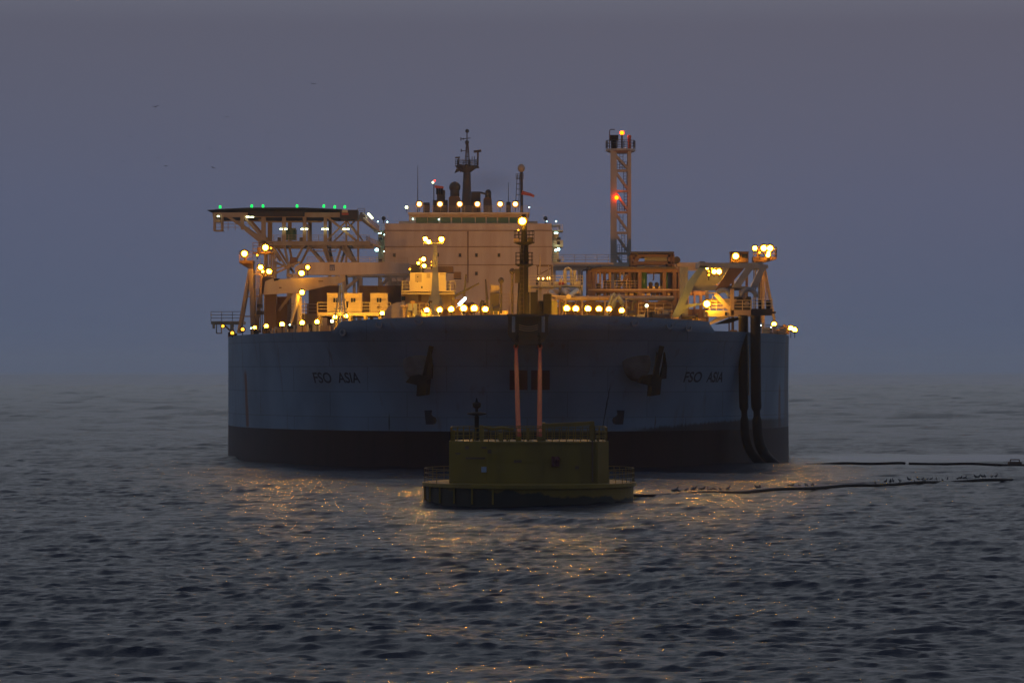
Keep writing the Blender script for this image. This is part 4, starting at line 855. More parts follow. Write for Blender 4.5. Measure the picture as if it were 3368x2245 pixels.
for u, v in ((724,685),(828,680),(865,679),(977,679),(1065,681),(1101,682),(1134,683)):
    t = MB(); yy = cyh-R+ (0.3 if 800 < u < 1080 else 3.5); p = P(u, v, yy); p.z = zt+.28; t.sph(p, .21, 8, 6); t.tube([p-Vector((0,0,.3)), p-Vector((0,0,.15))], .2, 8); t.build('perimeter_lamp', L_GRN, HD)
Yf = 602.0; m = MB()
for u, w_ in ((867,.75),(934,.62),(1002,.62),(1070,.55)): m.beam(P(u,706,Yf), P(u,797,Yf), w_); a = P(u,706,Yf)+Vector((0,16,0)); m.beam(a, Vector((a.x,a.y,Z(797,Yf))), w_)
for u in (1139, 1178): m.beam(P(u,706,Yf+3), Vector((X(u,Yf+3),Yf+3,DECK)), .32)
for s_ in ((706,800),): 
    for yy in (0, 16):
        k = Vector((0,yy,0)); m.beam(P(850,800,Yf)+k, P(1218,800,Yf)+k, .75); m.beam(P(700,707,Yf)+k, P(1180,707,Yf)+k, .8); m.beam(P(750,712,Yf)+k, P(868,793,Yf)+k, .45); m.beam(P(800,710,Yf)+k, P(862,780,Yf)+k, .4); m.beam(P(805,755,Yf)+k, P(860,800,Yf)+k, .3)
        m.beam(P(1075,712,Yf)+k, P(1170,790,Yf)+k, .4); m.beam(P(1155,712,Yf)+k, P(1075,790,Yf)+k, .25); m.beam(P(1140,725,Yf)+k, P(1180,780,Yf)+k, .25)
for u in (867, 934, 1002, 1070, 1139): m.beam(P(u,706,Yf), P(u,706,Yf)+Vector((0,16,0)), .5); m.beam(P(u,800,Yf), P(u,800,Yf)+Vector((0,16,0)), .5)
m.beam(P(796,712,Yf), P(798,755,Yf), .55); m.build('support_frame', M_BUFF, HD)
for yb in (0, 14):
  m = MB()
  for (u0,v0,u1,v1) in ((895,805,950,890),(935,805,946,858),(1000,805,962,880),(905,850,870,800),(905,862,945,880),(1015,812,1065,870),(1070,805,1085,870),(1125,805,1105,868),(1115,805,1160,860),(1135,805,1165,865),(1060,805,1080,860)):
    k = Vector((0,yb,0)); m.beam(P(u0,v0,Yf)+k, P(u1,v1,Yf)+k, .38)
  for u in (905, 948, 1085, 1108, 1165): m.beam(P(u,860,Yf+yb), dp(u,Yf+yb), .5)
  m.build('brace', M_BUFF, HD)
m = fmb(Yf-1, 2.5, [(704,702,704,758,5),(729,706,729,757,5),(704,758,732,758,4)]); m.rail([P(704,758,Yf-1), P(820,758,Yf-1)], 1.6, 1.2, .08); m.pbox(708,720,724,732,Yf-.5,1.5); m.build('stair_cage', M_BUFF, HD)
m = MB(); m.rail([P(875,795,Yf-.4), P(1000,795,Yf-.4)], 1.1, 1.4, .08); m.rail([P(1020,795,Yf-.4), P(1215,795,Yf-.4)], 1.1, 1.5, .08); m.rail([P(1012,825,Yf-.4), P(1105,825,Yf-.4)], 1.1, 1.5, .08); m.beam(P(1012,826,Yf), P(1105,826,Yf), .15); m.build('walkway_railing', M_BUFF, HD)
t = MB(); cylz(t, 937, 976, 756, 790, Yf+4, 16); t.pbox(940,750,973,756,Yf+4.5,1); t.build('fuel_tank', M_TANK, HD)
t = px(MB(), [(913,780,924,792),(985,780,1000,792)], Yf+1, 1); t.build('pump_box', M_DARK, HD)
m = MB(); m.tube([P(850,722,Yf+1), P(876,729,Yf+1), P(1060,729,Yf+1)], .14, 6); m.tube([P(1008,738,Yf+1), P(1014,745,Yf+1), P(1014,792,Yf+1)], .16, 6); m.build('drain_pipe', M_BUFF, HD)
t = px(MB(), [(1118,690,1176,722)], Yf-3.5, 4); t.build('foam_station', M_DARK, HD); t = px(MB(), [(1124,700,1146,707)], Yf-3.7, .15); t.build('red_equipment', M_RED, HD); t = px(MB(), [(1125,690,1144,699)], Yf-3.7, .15); t.build('white_equipment', M_WHITE, HD)
lamp(718, 711, Yf-1.5, HD, L_FL, .1, 'tube', stand=False); lamp(815, 713, Yf-.6, HD, L_FL, .15, 'tube', stand=False); lamp(829, 713, Yf-.6, HD, L_FL, .15, 'tube', stand=False)
for u in (925,940,994,1008,1062,1076,1132,1144): lamp(u, 753, Yf-.8, HD, L_FL, .12, 'tube', stand=False)
# stairs from helideck to the block
m = MB(); m.beam(P(1178,710,640), P(1246,764,690), .7, .3); m.rail([P(1190,718,650), P(1246,762,690)], 1.1, 3, .09); m.pbox(1176,706,1200,712,640,3); m.rail([P(1176,706,640), P(1200,706,640)], 1.1, 1, .09); m.pbox(1184,698,1192,706,640,1); m.build('stairway', M_BUFF, SHIP)
t = MB(); t.tube([P(1212,704,655), P(1224,717,662)], .2, 8); t.build('tube_lamp', L_FL, SHIP)
m = MB(); m.beam(P(1205,797,640), P(1250,815,690), .5, .3); m.rail([P(1205,797,640), P(1250,815,690)], 1.1, 4, .09); m.build('gangway', M_BUFF, SHIP)
# far crane boom lying across under the helideck
Y = 545.0; m = MB(); m.pprism([(968,880),(985,868),(1020,862),(1265,862),(1345,866),(1345,899),(1110,905),(1000,903),(972,896)], Y, 2.2); m.dbox(955, 900, 985, Y+.4, 3); m.beam(P(1330,899,Y+1), dp(1330,Y+1), .6); MB_ = m.build('midship_crane', M_CREAM, SHIP)
m = px(MB(), [(953,846,976,868)], Y, 2.5); m.pbeam(938,880,975,862,Y,6); m.build('crane_cab', M_BROWN, MB_)
m = px(MB(), [(1084,870,1101,890)], Y-.08, .08); m.build('emblem', M_BLUE, MB_); m = px(MB(), [(1086,877,1099,879),(1087,881,1091,888),(1094,881,1098,888)], Y-.14, .05); m.build('emblem_mark', mat('emblem_grey', (.2,.2,.28), .5), MB_)
m = MB(); m.rail([P(1010,862,Y+.2), P(1340,864,Y+.2)], .8, 2, .07); m.build('boom_railing', M_BUFF, MB_)
# truss gallery between the boom and the containers
Y = 500.0; m = fmb(Y, 5, [(1120,906,1420,908,6),(1185,912,1185,980,6),(1248,912,1248,980,8),(1120,960,1178,912,5),(1240,945,1280,912,5),(1282,912,1282,970,5),(1130,915,1130,980,4),(1185,942,1245,942,4),(1300,935,1420,935,3),(1300,912,1310,935,3)])
for u in (1130,1185,1248,1282,1330,1400): m.beam(P(u,908,Y+2), dp(u,Y+2), .4)
m.build('pipe_rack', M_BUFF, SHIP)
m = MB(); m.dbox(1288, 925, 1345, Y+8, 4); m.dbox(1020, 935, 1110, Y+14, 6); m.dbox(1400, 925, 1480, Y+20, 6); m.build('pump_room_house', M_BUFF, SHIP)

# thin exhaust smoke drifting from the funnels past the radar mast
t = MB(); t.sph(P(1600, 600, 705), 7.5, 16, 10, .42)
sm = t.build('smoke', []); sm.data.materials.clear(); tag(sm, kind='stuff')
ms = bpy.data.materials.new('smoke_air'); ms.use_nodes = True; ms.node_tree.nodes.clear(); q = ms.node_tree
so = q.nodes.new('ShaderNodeOutputMaterial'); sv = q.nodes.new('ShaderNodeVolumePrincipled'); sv.inputs['Color'].default_value = (.12, .10, .09, 1)
st = q.nodes.new('ShaderNodeTexCoord'); sn = q.nodes.new('ShaderNodeTexNoise'); sn.inputs['Scale'].default_value = .35; sn.inputs['Detail'].default_value = 3
sg = q.nodes.new('ShaderNodeMapping'); c_ = P(1600, 600, 705); sg.inputs['Location'].default_value = (-c_.x/7.5, -c_.y/7.5, -c_.z/3.15); sg.inputs['Scale'].default_value = (1/7.5, 1/7.5, 1/3.15)
sl_ = q.nodes.new('ShaderNodeVectorMath'); sl_.operation = 'LENGTH'; sr = q.nodes.new('ShaderNodeMapRange'); sr.inputs[1].default_value = 1.0; sr.inputs[2].default_value = .1; sr.inputs[3].default_value = 0; sr.inputs[4].default_value = .055
sa = q.nodes.new('ShaderNodeMath'); sa.operation = 'MULTIPLY'
q.links.new(st.outputs['Object'], sn.inputs['Vector']); q.links.new(st.outputs['Object'], sg.inputs[0]); q.links.new(sg.outputs[0], sl_.inputs[0]); q.links.new(sl_.outputs['Value'], sr.inputs[0]); q.links.new(sn.outputs[0], sa.inputs[0]); q.links.new(sr.outputs[0], sa.inputs[1]); q.links.new(sa.outputs[0], sv.inputs['Density']); q.links.new(sv.outputs[0], so.inputs['Volume'])
sm.data.materials.append(ms)
# ================================================================ starboard hose gantry
Y = 396.0; D = 9.0
def slab(mb, uv, Y, d): mb.pprism(uv, Y, d); return mb
m = MB()
slab(m, [(2300,864),(2480,865),(2526,871),(2526,883),(2300,880)], Y, 1.0)
m.beam(P(2500,872,Y+.5), P(2500,872,Y+.5)+Vector((0,D,0)), .6); m.beam(P(2310,868,Y+.5), P(2310,868,Y+.5)+Vector((0,D,0)), .6)
m.pbox(2300,864,2500,874,Y+D,.8)
GA = m.build('hose_gantry', M_GREY, SHIP)
for uv in ([(2206,1050),(2230,1050),(2290,925),(2325,874),(2303,874),(2262,925)],):
    t = MB(); slab(t, uv, Y, .8); 
    t.beam(P(2218,1048,Y+.4), Vector((X(2216,Y), Y+.4, DECK)), .6); t.build('raked_leg', M_GREEN, GA)
for uv, mm in (([(2352,955),(2385,955),(2450,880),(2425,880),(2398,882)], M_BROWN), ([(2408,945),(2434,945),(2478,882),(2452,882)], M_GREY), ([(2468,945),(2492,945),(2518,882),(2498,882)], M_GREY)):
    t = MB(); slab(t, uv, Y+.05, .7); t.build('raked_leg', mm, GA)
t = MB(); slab(t, [(2306,880),(2400,881),(2385,900),(2372,925),(2340,945),(2300,945),(2282,940)], Y+D-2, .4); t.build('gusset_plate', M_GREY, GA)
t = MB(); slab(t, [(2264,941),(2416,938),(2480,945),(2480,955),(2416,955),(2262,955)], Y+.9, .8); t.build('middle_beam', M_GREY, GA)
t = MB(); slab(t, [(2238,1002),(2300,996),(2330,996),(2262,1012),(2240,1035),(2228,1035)], Y+.4, .5); t.build('leg_bracket', M_GREEN, GA)
for u in (2242, 2256):
    t = MB(); t.beam(P(u,878,Y+6), dp(u,Y+6), .45); t.build('column', M_GREY, GA)
t = px(MB(), [(2320,1021,2405,1041)], Y-3.2, 3.4); t.build('lower_platform', M_WHITE, GA)
t = px(MB(), [(2405,1019,2412,1041),(2412,1019,2470,1040)], Y-3.3, 3.4); t.build('lower_platform', M_BUFF, GA)
t = px(MB(), [(2470,1015,2540,1036)], Y-2, 4); t.pbox(2540,1024,2552,1030,Y-1,2); t.build('outer_platform', M_DARK, GA)
t = px(MB(), [(2384,1026,2391,1037)], Y-3.28, .07); t.build('hatch', M_DARK, GA)
t = MB(); t.rail([P(2333,1021,Y-3.1), P(2402,1021,Y-3.1)], 1.05, .9, .08); t.rail([P(2414,1019,Y-3.2), P(2470,1019,Y-3.2)], 1.05, 1.2, .08); t.rail([P(2472,1015,Y-2), P(2540,1015,Y-2)], 1.1, 1.0, .07); t.build('railing', M_WHITE, GA)
t = MB(); t.beam(P(2352,966,Y-3), P(2408,1024,Y-3), .42, .5); t.pbeam(2322,963,2352,963,Y-3,5); t.pbeam(2346,972,2335,1000,Y-3,1.5); t.build('ladder_stringer', M_WHITE, GA)
t = MB(); t.pbox(2402,950,2414,1036,Y-3.3,.5); t.build('post', M_BUFF, GA)
t = px(MB(), [(2330,982,2402,1002)], Y+1.5, .3); t.build('backing_screen', M_WHITE, GA)
t = px(MB(), [(2336,1004,2400,1008),(2336,1012,2400,1016)], Y+.8, .2); t.build('louvre', M_BUFF, GA)
def saddle(u, v, r, name='hose_saddle', mm=M_GREY):
    t = MB(); c = P(u, v, Y-.5); pts = [c+Vector((r*math.cos(a), 0, r*math.sin(a))) for a in np.linspace(0, math.pi, 11)]; t.tube(pts, .28, 8); t.pbox(u-r*F/Y/1-3, v-2, u+r*F/Y+3, v+3, Y-.8, .8) if False else None; return t.build(name, mm, GA, smooth=True)
saddle(2378, 976, .75); saddle(2462, 977, .85)
t = px(MB(), [(2416,975,2470,1019)], Y+.3, 2.0); t.build('hose_reel_housing', M_DARK, GA)
t = MB(); 
for u, v, r in ((2447,962,.3),(2436,960,.22),(2456,1000,.3),(2448,976,.25),(2419,988,.2)): t.sph(P(u,v,Y-.4), r, 8, 6)
t.build('coupling', M_BUFF, GA)
for u0, u1 in ((2494,2506),(2520,2535)): t = MB(); cylz(t, u0, u1, 988, 1017, Y+1); t.build('hose_drum', M_BLACKST, GA)
t = MB(); t.pprism([(2334,1068),(2334,1060),(2362,1043),(2400,1041),(2392,1045)], Y-3, 3); t.build('support_bracket', M_WHITE, GA)
t = MB(); t.pprism([(2352,1066),(2400,1046),(2440,1041),(2440,1048),(2400,1062)], Y-1, 3); t.build('support_bracket', M_DARK, GA)
for u, v, mm, r in ((2325,999,L_NAB,.36),(2326,882,L_NA,.16),(2349,893,L_NA,.28),(2365,893,L_NA,.31),(2331,893,L_NA3,.12),(2331,904,L_NA3,.15),(2342,883,L_NA3,.15)): lamp(u, v, Y-3.4 if v > 950 else Y+4, GA, mm, r, 'flood', drop=.6, stand=v < 950)
t = px(MB(), [(2318,1024,2329,1032)], Y-3.4, .6); t.build('junction_box', M_DARK, GA)
spot(P(2357, 893, 408), (17, 560, 33), 2700, 24, GA); spot(P(2349, 893, 408), (12, 470, 20), 260, 40, GA)
spot(P(2327, 992, 392.2), P(2375, 1015, 394.5), 13, 120, GA, YC); spot(P(2358, 893, 400.5), P(2360, 985, 397.5), 14, 90, GA, YC)
# starboard floodlight mast
Y = 440.0; m = fmb(Y, 2.5, [(2510,868,2510,1060,9),(2516,880,2546,1040,5),(2512,880,2528,1030,3),(2484,860,2484,1060,3),(2500,850,2500,1060,4)], tie=False)
for u in (2510, 2546, 2484): m.beam(P(u,1040,Y+1), dp(u,Y+1), .3)
SM = m.build('floodlight_mast', M_BUFF, SHIP)
t = MB(); t.pprism([(2478,844),(2554,844),(2554,852),(2518,862),(2478,860)], Y-.6, 3); t.rail([P(2478,844,Y-.5), P(2554,844,Y-.5)], 1.15, .8, .08); t.rail([P(2554,844,Y-.5), P(2554,852,Y-.5)+Vector((0,2.5,0))], 1.1, .8, .08); t.pbox(2490,820,2500,844,Y,1); t.build('platform', M_BROWN, SM)
t = MB(); t.ladder(P(2492,1060,Y-.2), P(2492,850,Y-.2), .45, .5); t.build('ladder', M_DARK, SM)
for u, v, mm, r in ((2483,816,L_NA,.3),(2512,816,L_NA,.38),(2533,816,L_NA,.38),(2528,831,L_NA,.22),(2526,839,L_NA,.26),(2498,831,L_NA3,.14)): lamp(u, v, Y-1.2, SM, mm, r, 'flood', drop=.8)
Y = 424.0; t = px(MB(), [(2404,829,2462,862)], Y, 2.4); t.beam(P(2410,862,Y+1), dp(2410,Y+1), .3); t.beam(P(2456,862,Y+1), dp(2456,Y+1), .3); CB = t.build('control_cab', M_BROWN, SHIP)
t = px(MB(), [(2441,836,2457,848)], Y-.08, .08); t.build('window', M_GLASS, CB); t = px(MB(), [(2402,827,2464,829.5)], Y-.2, 2.8); t.build('roof', M_BROWN, CB); lamp(2420, 842, Y-1.2, CB, L_NA, .38, 'flood', stand=False)
# module behind the gantry
Y = 440.0; t = MB(); t.pbox(2262, 956, 2320, 970, Y, 3); t.dbox(2240, 1016, 2330, Y, 4)
for u in (2262, 2284, 2306): t.beam(P(u,960,Y), dp(u,Y), .25)
t.build('manifold_skid', M_BROWN, SHIP)
t = MB(); t.rail([P(2300,935,Y-10), P(2400,935,Y-10)], 1.2, .8, .07); t.beam(P(2300,936,Y-10), P(2400,936,Y-10), .15); t.beam(P(2302,936,Y-10), dp(2302,Y-10), .15); t.beam(P(2398,936,Y-10), dp(2398,Y-10), .15); t.build('walkway_railing', M_BROWN, SHIP)
t = MB(); t.tube([P(2330,1052,408), P(2600,1100,433)], .12, 6) if False else t.rail([hull_pt(a, deck_z(a))+Vector((-.3,.4,0)) for a in (26.5,28.5,30,31.5,32.6,33.4)], 1.0, 1.0, .06); t.build('deck_railing', M_BUFF, SHIP)
t = MB(); t.pprism([(2566,1098),(2568,1078),(2580,1066),(2592,1072),(2596,1098)], 436.5, 2); t.build('mooring_winch', M_BROWN, SHIP)
t = px(MB(), [(2510,1078,2530,1100),(2544,1070,2552,1100)], 432, 1.5); t.build('bollard', M_BUFF, SHIP)
t = px(MB(), [(2400,1085,2425,1110)], 399, 1); t.build('side_locker', M_BUFF, SHIP)
for u, v in ((2502,1070),(2536,1076)): lamp(u, v, 431, SHIP, L_COOL, .1, 'globe', drop=.8)
lamp(2127, 1005, 394, SHIP, L_FL, .22, 'flood', drop=1.5); lamp(838-12, 1079, 430, SHIP, L_COOL, .12, 'globe', drop=.8); lamp(953, 1068, 405, SHIP, L_COOL, .1, 'globe', drop=.8)

# ================================================================ loading hoses hanging from the gantry into the sea
def hose(name, u0, u1, uend, Y, r, label):
    ub, zs = (u0+u1)/2, []
    pts, rs = [], []
    def ad(u, v, k, dy=0.0): pts.append(P(u, v, Y+dy)); rs.append(r*k)
    ad(ub, 1036, 1.0); ad(ub, 1100, 1.0); ad(ub+.5, 1200, 1.0); ad(ub+1.5, 1300, 1.02); ad(ub+3, 1338, 1.0); ad(ub+4, 1352, .66); ad(ub+4.5, 1368, .66); ad(ub+5, 1384, .95)
    ad(ub+8, 1430, 1.0); ad(ub+16, 1465, 1.0); ad(ub+30, 1492, 1.0); ad(ub+46, 1512, 1.0, -1); ad(uend-10, 1528, 1.0, -2); ad(uend+4, 1540, 1.0, -3)
    # smooth
    sp, sr = [], []
    for i in range(len(pts)-1):
        p0, p1, p2, p3 = pts[max(i-1,0)], pts[i], pts[i+1], pts[min(i+2,len(pts)-1)]
        for k in range(4):
            t = k/4; sp.append(0.5*((2*p1)+(p2-p0)*t+(2*p0-5*p1+4*p2-p3)*t*t+(3*p1-p0-3*p2+p3)*t**3)); sr.append(rs[i]*(1-t)+rs[i+1]*t)
    m = MB(); m.tube(sp, sr, 14); o = m.build(name, M_BLACKRUB, None, smooth=True); return tag(o, label, 'hose', 'black loading hoses hanging from the ship into the sea')
hose('loading_hose', 2429, 2459, 2515, 391.5, .50, 'black loading hose hanging from the gantry, the inner one nearer the painted name')
hose('loading_hose', 2469, 2501, 2560, 391.0, .56, 'thicker black loading hose hanging nearer the hull corner')
t = MB(); t.tube([P(2459,1040,392.5), P(2463,1300,392.5)], .07, 6); t.build('guide_wire', M_BUFF, SHIP)
# floating hoses on the water, each with its own float collars
def sea_xy(u, v): d = HC*F/(v-1220.0); return Vector((X(u, d), d, 0.0))
def floathose(uvs, r, z, label, group=None):
    pts = [sea_xy(u, v) for u, v in uvs]; sp = []
    for i in range(len(pts)-1):
        for k in range(8):
            p = pts[i].lerp(pts[i+1], k/8); sp.append(Vector((p.x, p.y, z+0.05*math.sin(p.x*.9))))
    sp.append(Vector((pts[-1].x, pts[-1].y, z))); m = MB(); m.tube(sp, r, 10); o = m.build('floating_hose', M_BLACKRUB, None, smooth=True); return tag(o, label, 'hose', group), sp
fh1, _ = floathose([(2650,1528),(2740,1526.5),(2800,1525.5),(2880,1524.5),(2978,1525)], .15, .06, 'short black floating hose lying on the pale slick beside the ship')
fh2, _ = floathose([(2990,1527),(3100,1526),(3200,1527.5),(3368,1531),(3600,1536)], .14, .06, 'black floating hose running from the slick out of the frame')
fh3, SP3 = floathose([(2060,1640),(2120,1638),(2180,1636),(2300,1631),(2422,1627),(2560,1618),(2715,1609),(2912,1601),(3100,1592),(3306,1585),(3368,1582),(3560,1574)], .14, .22, 'long thin floating hose with seabirds resting along it')
bx = thing('marker_float', 'small rusty box float at the far end of the floating hose', 'float', sea_xy(3338,1528)); m = MB(); c = sea_xy(3338,1528); m.box((c.x-.7, c.y-.5, -.2), (c.x+.7, c.y+.5, .35)); m.build('body', M_BROWN, bx); m = MB(); m.tube([c+Vector((-.5,0,.35)), c+Vector((-.5,0,.6))], .06, 6); m.tube([c+Vector((.5,0,.35)), c+Vector((.5,0,.6))], .06, 6); m.tube([c+Vector((-.5,0,.58)), c+Vector((.5,0,.58))], .06, 6); m.build('handle', M_BROWN, bx)

# ================================================================ mooring buoy
BX, BY = 1.36, 283.0
BU = thing('mooring_buoy', 'round yellow single point mooring buoy floating before the bow', 'buoy', (BX, BY, 0))
m = MB(); m.lathe((BX,BY), [(8.2,-2.5),(8.2,.95),(8.2,1.32)], 72); m.build('float_body', None or mat('buoy_hull', (0.2,0.13,0.015), .7), BU, smooth=False)
bm_ = MATS['buoy_hull']; tt = bm_.node_tree; bb = tt.nodes['Principled BSDF']; tc_ = tt.nodes.new('ShaderNodeTexCoord'); sx_ = tt.nodes.new('ShaderNodeSeparateXYZ'); nz = tt.nodes.new('ShaderNodeTexNoise'); nz.inputs['Scale'].default_value = .55; nz.inputs['Detail'].default_value = 6
tt.links.new(tc_.outputs['Object'], nz.inputs['Vector']); tt.links.new(tc_.outputs['Object'], sx_.inputs[0])
ma = tt.nodes.new('ShaderNodeMath'); ma.operation = 'MULTIPLY_ADD'; ma.inputs[1].default_value = -1.9; tt.links.new(nz.outputs[0], ma.inputs[0]); tt.links.new(sx_.outputs[2], ma.inputs[2])
mx_ = tt.nodes.new('ShaderNodeMath'); mx_.operation = 'MULTIPLY_ADD'; mx_.inputs[1].default_value = .07; tt.links.new(sx_.outputs[0], mx_.inputs[0]); tt.links.new(ma.outputs[0], mx_.inputs[2])
mr_ = tt.nodes.new('ShaderNodeMapRange'); mr_.inputs[1].default_value = -.08; mr_.inputs[2].default_value = .08; tt.links.new(mx_.outputs[0], mr_.inputs[0])
mi = tt.nodes.new('ShaderNodeMix'); mi.data_type = 'RGBA'; mi.inputs[6].default_value = (.012,.014,.012,1); mi.inputs[7].default_value = (.17,.10,.008,1); tt.links.new(mr_.outputs[0], mi.inputs[0]); tt.links.new(mi.outputs[2], bb.inputs['Base Color'])
m = MB(); m.lathe((BX,BY), [(8.2,1.3),(8.42,1.32),(8.42,1.6),(8.2,1.62)], 72); m.build('deck_rim', M_YEL, BU)
HZ0, HZ1 = 1.6, 4.85; hw = 6.2
pl_ = [(-hw,-3.4),(-3.2,-4.6),(5.2,-4.6),(hw,-3.6),(hw,3.4),(5.0,4.6),(-4.8,4.6),(-hw,3.4)]
m = MB(); n = len(pl_); m.add([(BX-.05+x, BY+y, HZ0) for x, y in pl_]+[(BX-.05+x, BY+y, HZ1) for x, y in pl_], [tuple(range(n-1,-1,-1)), tuple(range(n,2*n))]+[(i,(i+1)%n,(i+1)%n+n,i+n) for i in range(n)]); TT_ = m.build('turntable_house', M_YEL, BU)
m = MB()
for x in (-3.2, -2.2, 1.0, 4.0, 5.2): m.box((BX+x-.08, BY-4.68, HZ0), (BX+x+.08, BY-4.59, HZ1-.02))
m.box((BX-3.2, BY-4.72, HZ1-.16), (BX+5.2, BY-4.59, HZ1-.02)); m.build('stiffener', M_YEL, TT_)
Yb = BY-4.7
m = MB(); m.box((X(1583,Yb), Yb-.04, Z(1552,Yb)), (X(1600,Yb), Yb-.0, Z(1534,Yb))); m.build('white_notice', mat('notice_white', (.3,.33,.42), .5), TT_)
m = px(MB(), [(1814,1500,1824,1533),(1826,1504,1840,1533)], Yb-.3, .3); m.sph(P(1832,1510,Yb-.2), .25, 8, 6); m.build('red_extinguisher_box', M_MAROON, TT_)
for q in [(1498,1488,1515,1493),(1530,1466,1542,1476),(1584,1468,1600,1474),(1532,1503,1596,1509),(1604,1478,1616,1490),(1690,1512,1716,1520),(1892,1532,1904,1542)]: m = px(MB(), [q], Yb-.02, .03); m.build('faded_stencil', M_BROWN, TT_)
m = px(MB(), [(1946,1448,1951,1583)], Yb-.1, .12); m.build('corner_drain', M_BROWN, TT_)
m = MB(); top = [Vector((BX-.05+x*.98, BY+y*.98, HZ1)) for x, y in pl_]; m.rail(top+[top[0]], 1.05, .55, .07); m.build('house_railing', M_YEL, BU)
m = MB(); ring = [Vector((BX+8.3*math.cos(a), BY+8.3*math.sin(a), 1.62)) for a in np.linspace(math.radians(205), math.radians(335)-math.radians(0), 2)]
arc = lambda a0, a1: [Vector((BX+8.25*math.cos(math.radians(a)), BY+8.25*math.sin(math.radians(a)), 1.6)) for a in np.linspace(a0, a1, 9)]
m.rail(arc(120, 222), 1.1, 1.3, .05); m.build('rim_railing', M_YEL, BU); m = MB(); m.rail(arc(-42, 60), 1.1, .9, .05); m.build('rim_railing', M_YEL, BU)
# gantry frame, lantern mast, roller horns and gear on the house
Yg = BY-1.5; m = MB()
for u in (1789, 1949): m.beam(P(u,1394,Yg), Vector((X(u,Yg), Yg, HZ1)), .28); m.beam(P(u,1394,Yg)+Vector((0,2.5,0)), Vector((X(u,Yg), Yg+2.5, HZ1)), .28); m.beam(P(u,1394,Yg), P(u,1394,Yg)+Vector((0,2.5,0)), .22)
m.beam(P(1785,1400,Yg), P(1955,1391,Yg), .26); m.beam(P(1785,1400,Yg)+Vector((0,2.5,0)), P(1955,1391,Yg)+Vector((0,2.5,0)), .26); m.build('portal_frame', M_YEL, BU)
m = MB(); m.pbox(1561,1368,1575,1448,Yg,.35); m.tube([P(1568,1370,Yg+.2), P(1568,1340,Yg+.2)], .12, 8); m.lathe((X(1568,Yg), Yg+.2), [(.25,Z(1366,Yg)),(.75,Z(1362,Yg)),(.75,Z(1358,Yg)),(.25,Z(1354,Yg))], 14); LM = m.build('lantern_mast', M_BLACKST, BU)
m = MB(); m.lathe((X(1568,Yg), Yg+.2), [(.1,Z(1344,Yg)),(.3,Z(1338,Yg)),(.34,Z(1326,Yg)),(.12,Z(1320,Yg)),(.04,Z(1308,Yg))], 12); m.build('lantern', M_BLACKST, LM)
m = px(MB(), [(1481,1414,1497,1450),(1553,1420,1560,1450),(1640,1424,1655,1450),(1665,1428,1672,1450),(1733,1408,1742,1450),(1962,1432,1970,1450),(1577,1398,1590,1450),(1548,1452,1549,1453)], Yg-1, .5); m.tube([P(1578,1402,Yg), P(1620,1410,Yg), P(1650,1406,Yg), P(1690,1412,Yg)], .12, 6); m.build('deck_gear', M_YEL, BU)
for u in (1705, 1775): m = MB(); m.pbox(u-9, 1436, u+9, 1449, Yg-2, 1.2); m.build('mooring_bracket', M_YEL, BU)
# mooring hawsers
def hawser(ut, ub, label):
    a = P(ut, 1140, 373.2); b_ = P(ub, 1440, BY-3.0); n = 24; pts = []; rs = []
    for k in range(n+1):
        t = k/n; p = a.lerp(b_, t); p.z -= 1.4*4*t*(1-t)*.35; pts.append(p); rs.append((.20 if k > 5 else .15+.01*k)+.012*(k % 2))
    rs[0] = .3; rs[1] = .16
    m = MB(); m.tube(pts, rs, 10); o = m.build('mooring_hawser', M_ROPE, None, smooth=True); return tag(o, label, 'rope', 'orange red hawsers from the bow to the buoy')
hawser(1697, 1706, 'orange red mooring hawser nearer the lantern mast of the buoy'); hawser(1776, 1774, 'orange red mooring hawser nearer the portal frame of the buoy')
# reflection guard: low fender frame on the buoy skirt
for a in np.linspace(math.radians(188), math.radians(250), 6): m = MB(); m.beam(Vector((BX+8.28*math.cos(a), BY+8.28*math.sin(a), 1.35)), Vector((BX+8.28*math.cos(a), BY+8.28*math.sin(a), .1)), .14); m.build('fender_bar', M_YEL, BU)

# ================================================================ birds
def bird(loc, span, rz, tilt, label, cat='seabird', group='seabirds in flight', flap=.35):
    m = MB(); L = span*.42
    m.tube([Vector((-L*.5,0,.0)), Vector((-L*.3,0,.01)), Vector((0,0,.02)), Vector((L*.3,0,.03)), Vector((L*.46,0,.02)), Vector((L*.56,0,0))], [.01,span*.03,span*.06,span*.045,span*.03,.008], 8)
    for s in (-1, 1):
        w1, w2 = span*.24, span*.5; h1 = span*flap*.45; h2 = span*flap*.25
        m.add([(L*.2,0,.03),(L*.24,s*w1,h1),(L*.02,s*w2,h2),(-L*.05,s*w1,h1-.01),(-L*.2,0,.02),(L*.2,0,.0),(L*.24,s*w1,h1-.03),(L*.02,s*w2,h2-.01),(-L*.05,s*w1,h1-.04),(-L*.2,0,0)], [(0,1,3,4),(1,2,3),(5,9,8,6),(6,8,7),(0,5,6,1),(1,6,7,2),(2,7,8,3),(3,8,9,4)])
    m.add([(-L*.4,-.03,0),(-L*.4,.03,0),(-L*.75,.06,0),(-L*.75,-.06,0),(-L*.4,0,.02)], [(0,1,2,3),(0,4,1),(1,4,2),(2,4,3),(3,4,0)])
    o = m.build('seabird', M_BIRD, None); o.location = loc; o.rotation_euler = (tilt, 0, rz); return tag(o, label, cat, group)
M_BIRD = mat('bird_plumage', (.05,.05,.055), .8)
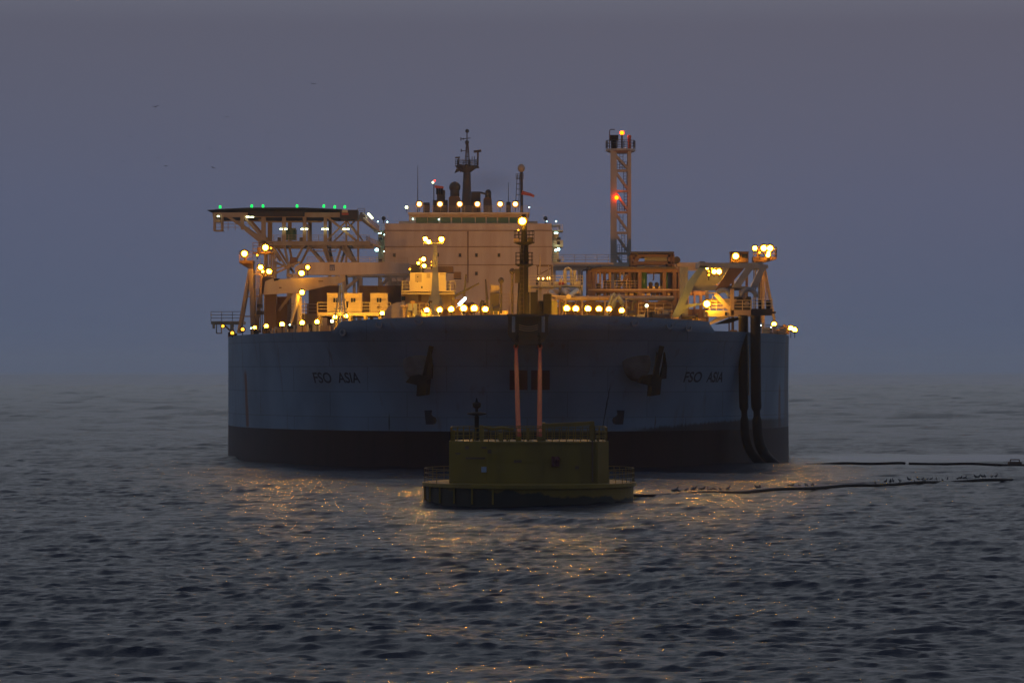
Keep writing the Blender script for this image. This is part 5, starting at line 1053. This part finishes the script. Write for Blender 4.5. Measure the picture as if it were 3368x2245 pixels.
for (u, v, sz, lab) in ((1030,277,22,'dark gull gliding high above the helideck, highest of the flock'),(512,352,26,'dark gull with raised wings, largest of the flock and far left of the ship'),(701,552,17,'banked gull flying just left of the helideck, wings slanting'),(545,547,16,'gull level with the banked one and left of it'),
                        (746,386,14,'single gull below and left of the highest one')):
    Yq = 330.0; bird(P(u,v,Yq), sz/F*Yq, math.radians(random.choice((60,80,100))), math.radians(20 if u in (701,) else random.uniform(-8,8)), lab)
for (u, v) in ((430,450),(274,452),(280,482),(692,491),(520,521),(405,532),(306,589),(884,438),(876,472)):
    Yq = 470.0; bird(P(u,v,Yq), 12/F*Yq, math.radians(random.uniform(50,120)), math.radians(random.uniform(-10,10)), 'tiny faint gull, one of the distant specks in the sky left of the ship')
def sitter(loc, rz, s):
    m = MB(); m.tube([Vector((-.22,0,.12)), Vector((-.12,0,.12)), Vector((0,0,.13)), Vector((.1,0,.16)), Vector((.14,0,.24)), Vector((.16,0,.30)), Vector((.24,0,.30))], [.02,.06,.085,.07,.04,.045,.008], 8)
    m.tube([Vector((0,-.03,0)), Vector((0,-.03,.1))], .01, 4); m.tube([Vector((0,.03,0)), Vector((0,.03,.1))], .01, 4)
    for i, q in enumerate(m.v): m.v[i] = (q[0]*s, q[1]*s, q[2]*s)
    o = m.build('seabird', M_BIRD, None); o.location = loc; o.rotation_euler.z = rz; return tag(o, 'dark seabird sitting on the long thin floating hose', 'seabird', 'seabirds resting on the floating hose')
first = None
usit = [2220,2232,2256,2278,2282,2306,2312,2330,2340,2352,2370,2394,2490,2500,2594,2606,2630,2650,2656,2670,2676,2912,2930,2938,2960,2990,3020,3034,3050,3062,3080,3116,3150,3160,3172,3210,3218,3232,3240,3262,3276]
xs_ = [(p.x/p.y*F+1684, p) for p in SP3]
for u in usit:
    for (ua, pa), (ub_, pb) in zip(xs_[:-1], xs_[1:]):
        if ua <= u < ub_:
            p = pa.lerp(pb, (u-ua)/(ub_-ua)); loc = Vector((p.x, p.y, p.z+.2)); s = random.uniform(.7,1.2)
            if first is None: first = sitter(loc, 0, 1.4)
            else: o = first.copy(); COL.objects.link(o); o.location = loc; o.rotation_euler.z = random.uniform(0,6.3); o.scale = (s/1.4,)*3
for (a, lab) in (((2930,1590),0),((3010,1588),0),((3100,1583),0),((2960,1592),0),((3040,1584),0),((2560,1610),0),((2880,1592),0),((3180,1578),0)):
    o = first.copy(); COL.objects.link(o); p = sea_xy(*a); o.location = (p.x, p.y, .02); o.scale = (.65,)*3; o.rotation_euler.z = random.uniform(0,6.3); o['label'] = 'dark seabird swimming on the water just behind the long floating hose'; o['group'] = 'seabirds swimming by the floating hose'
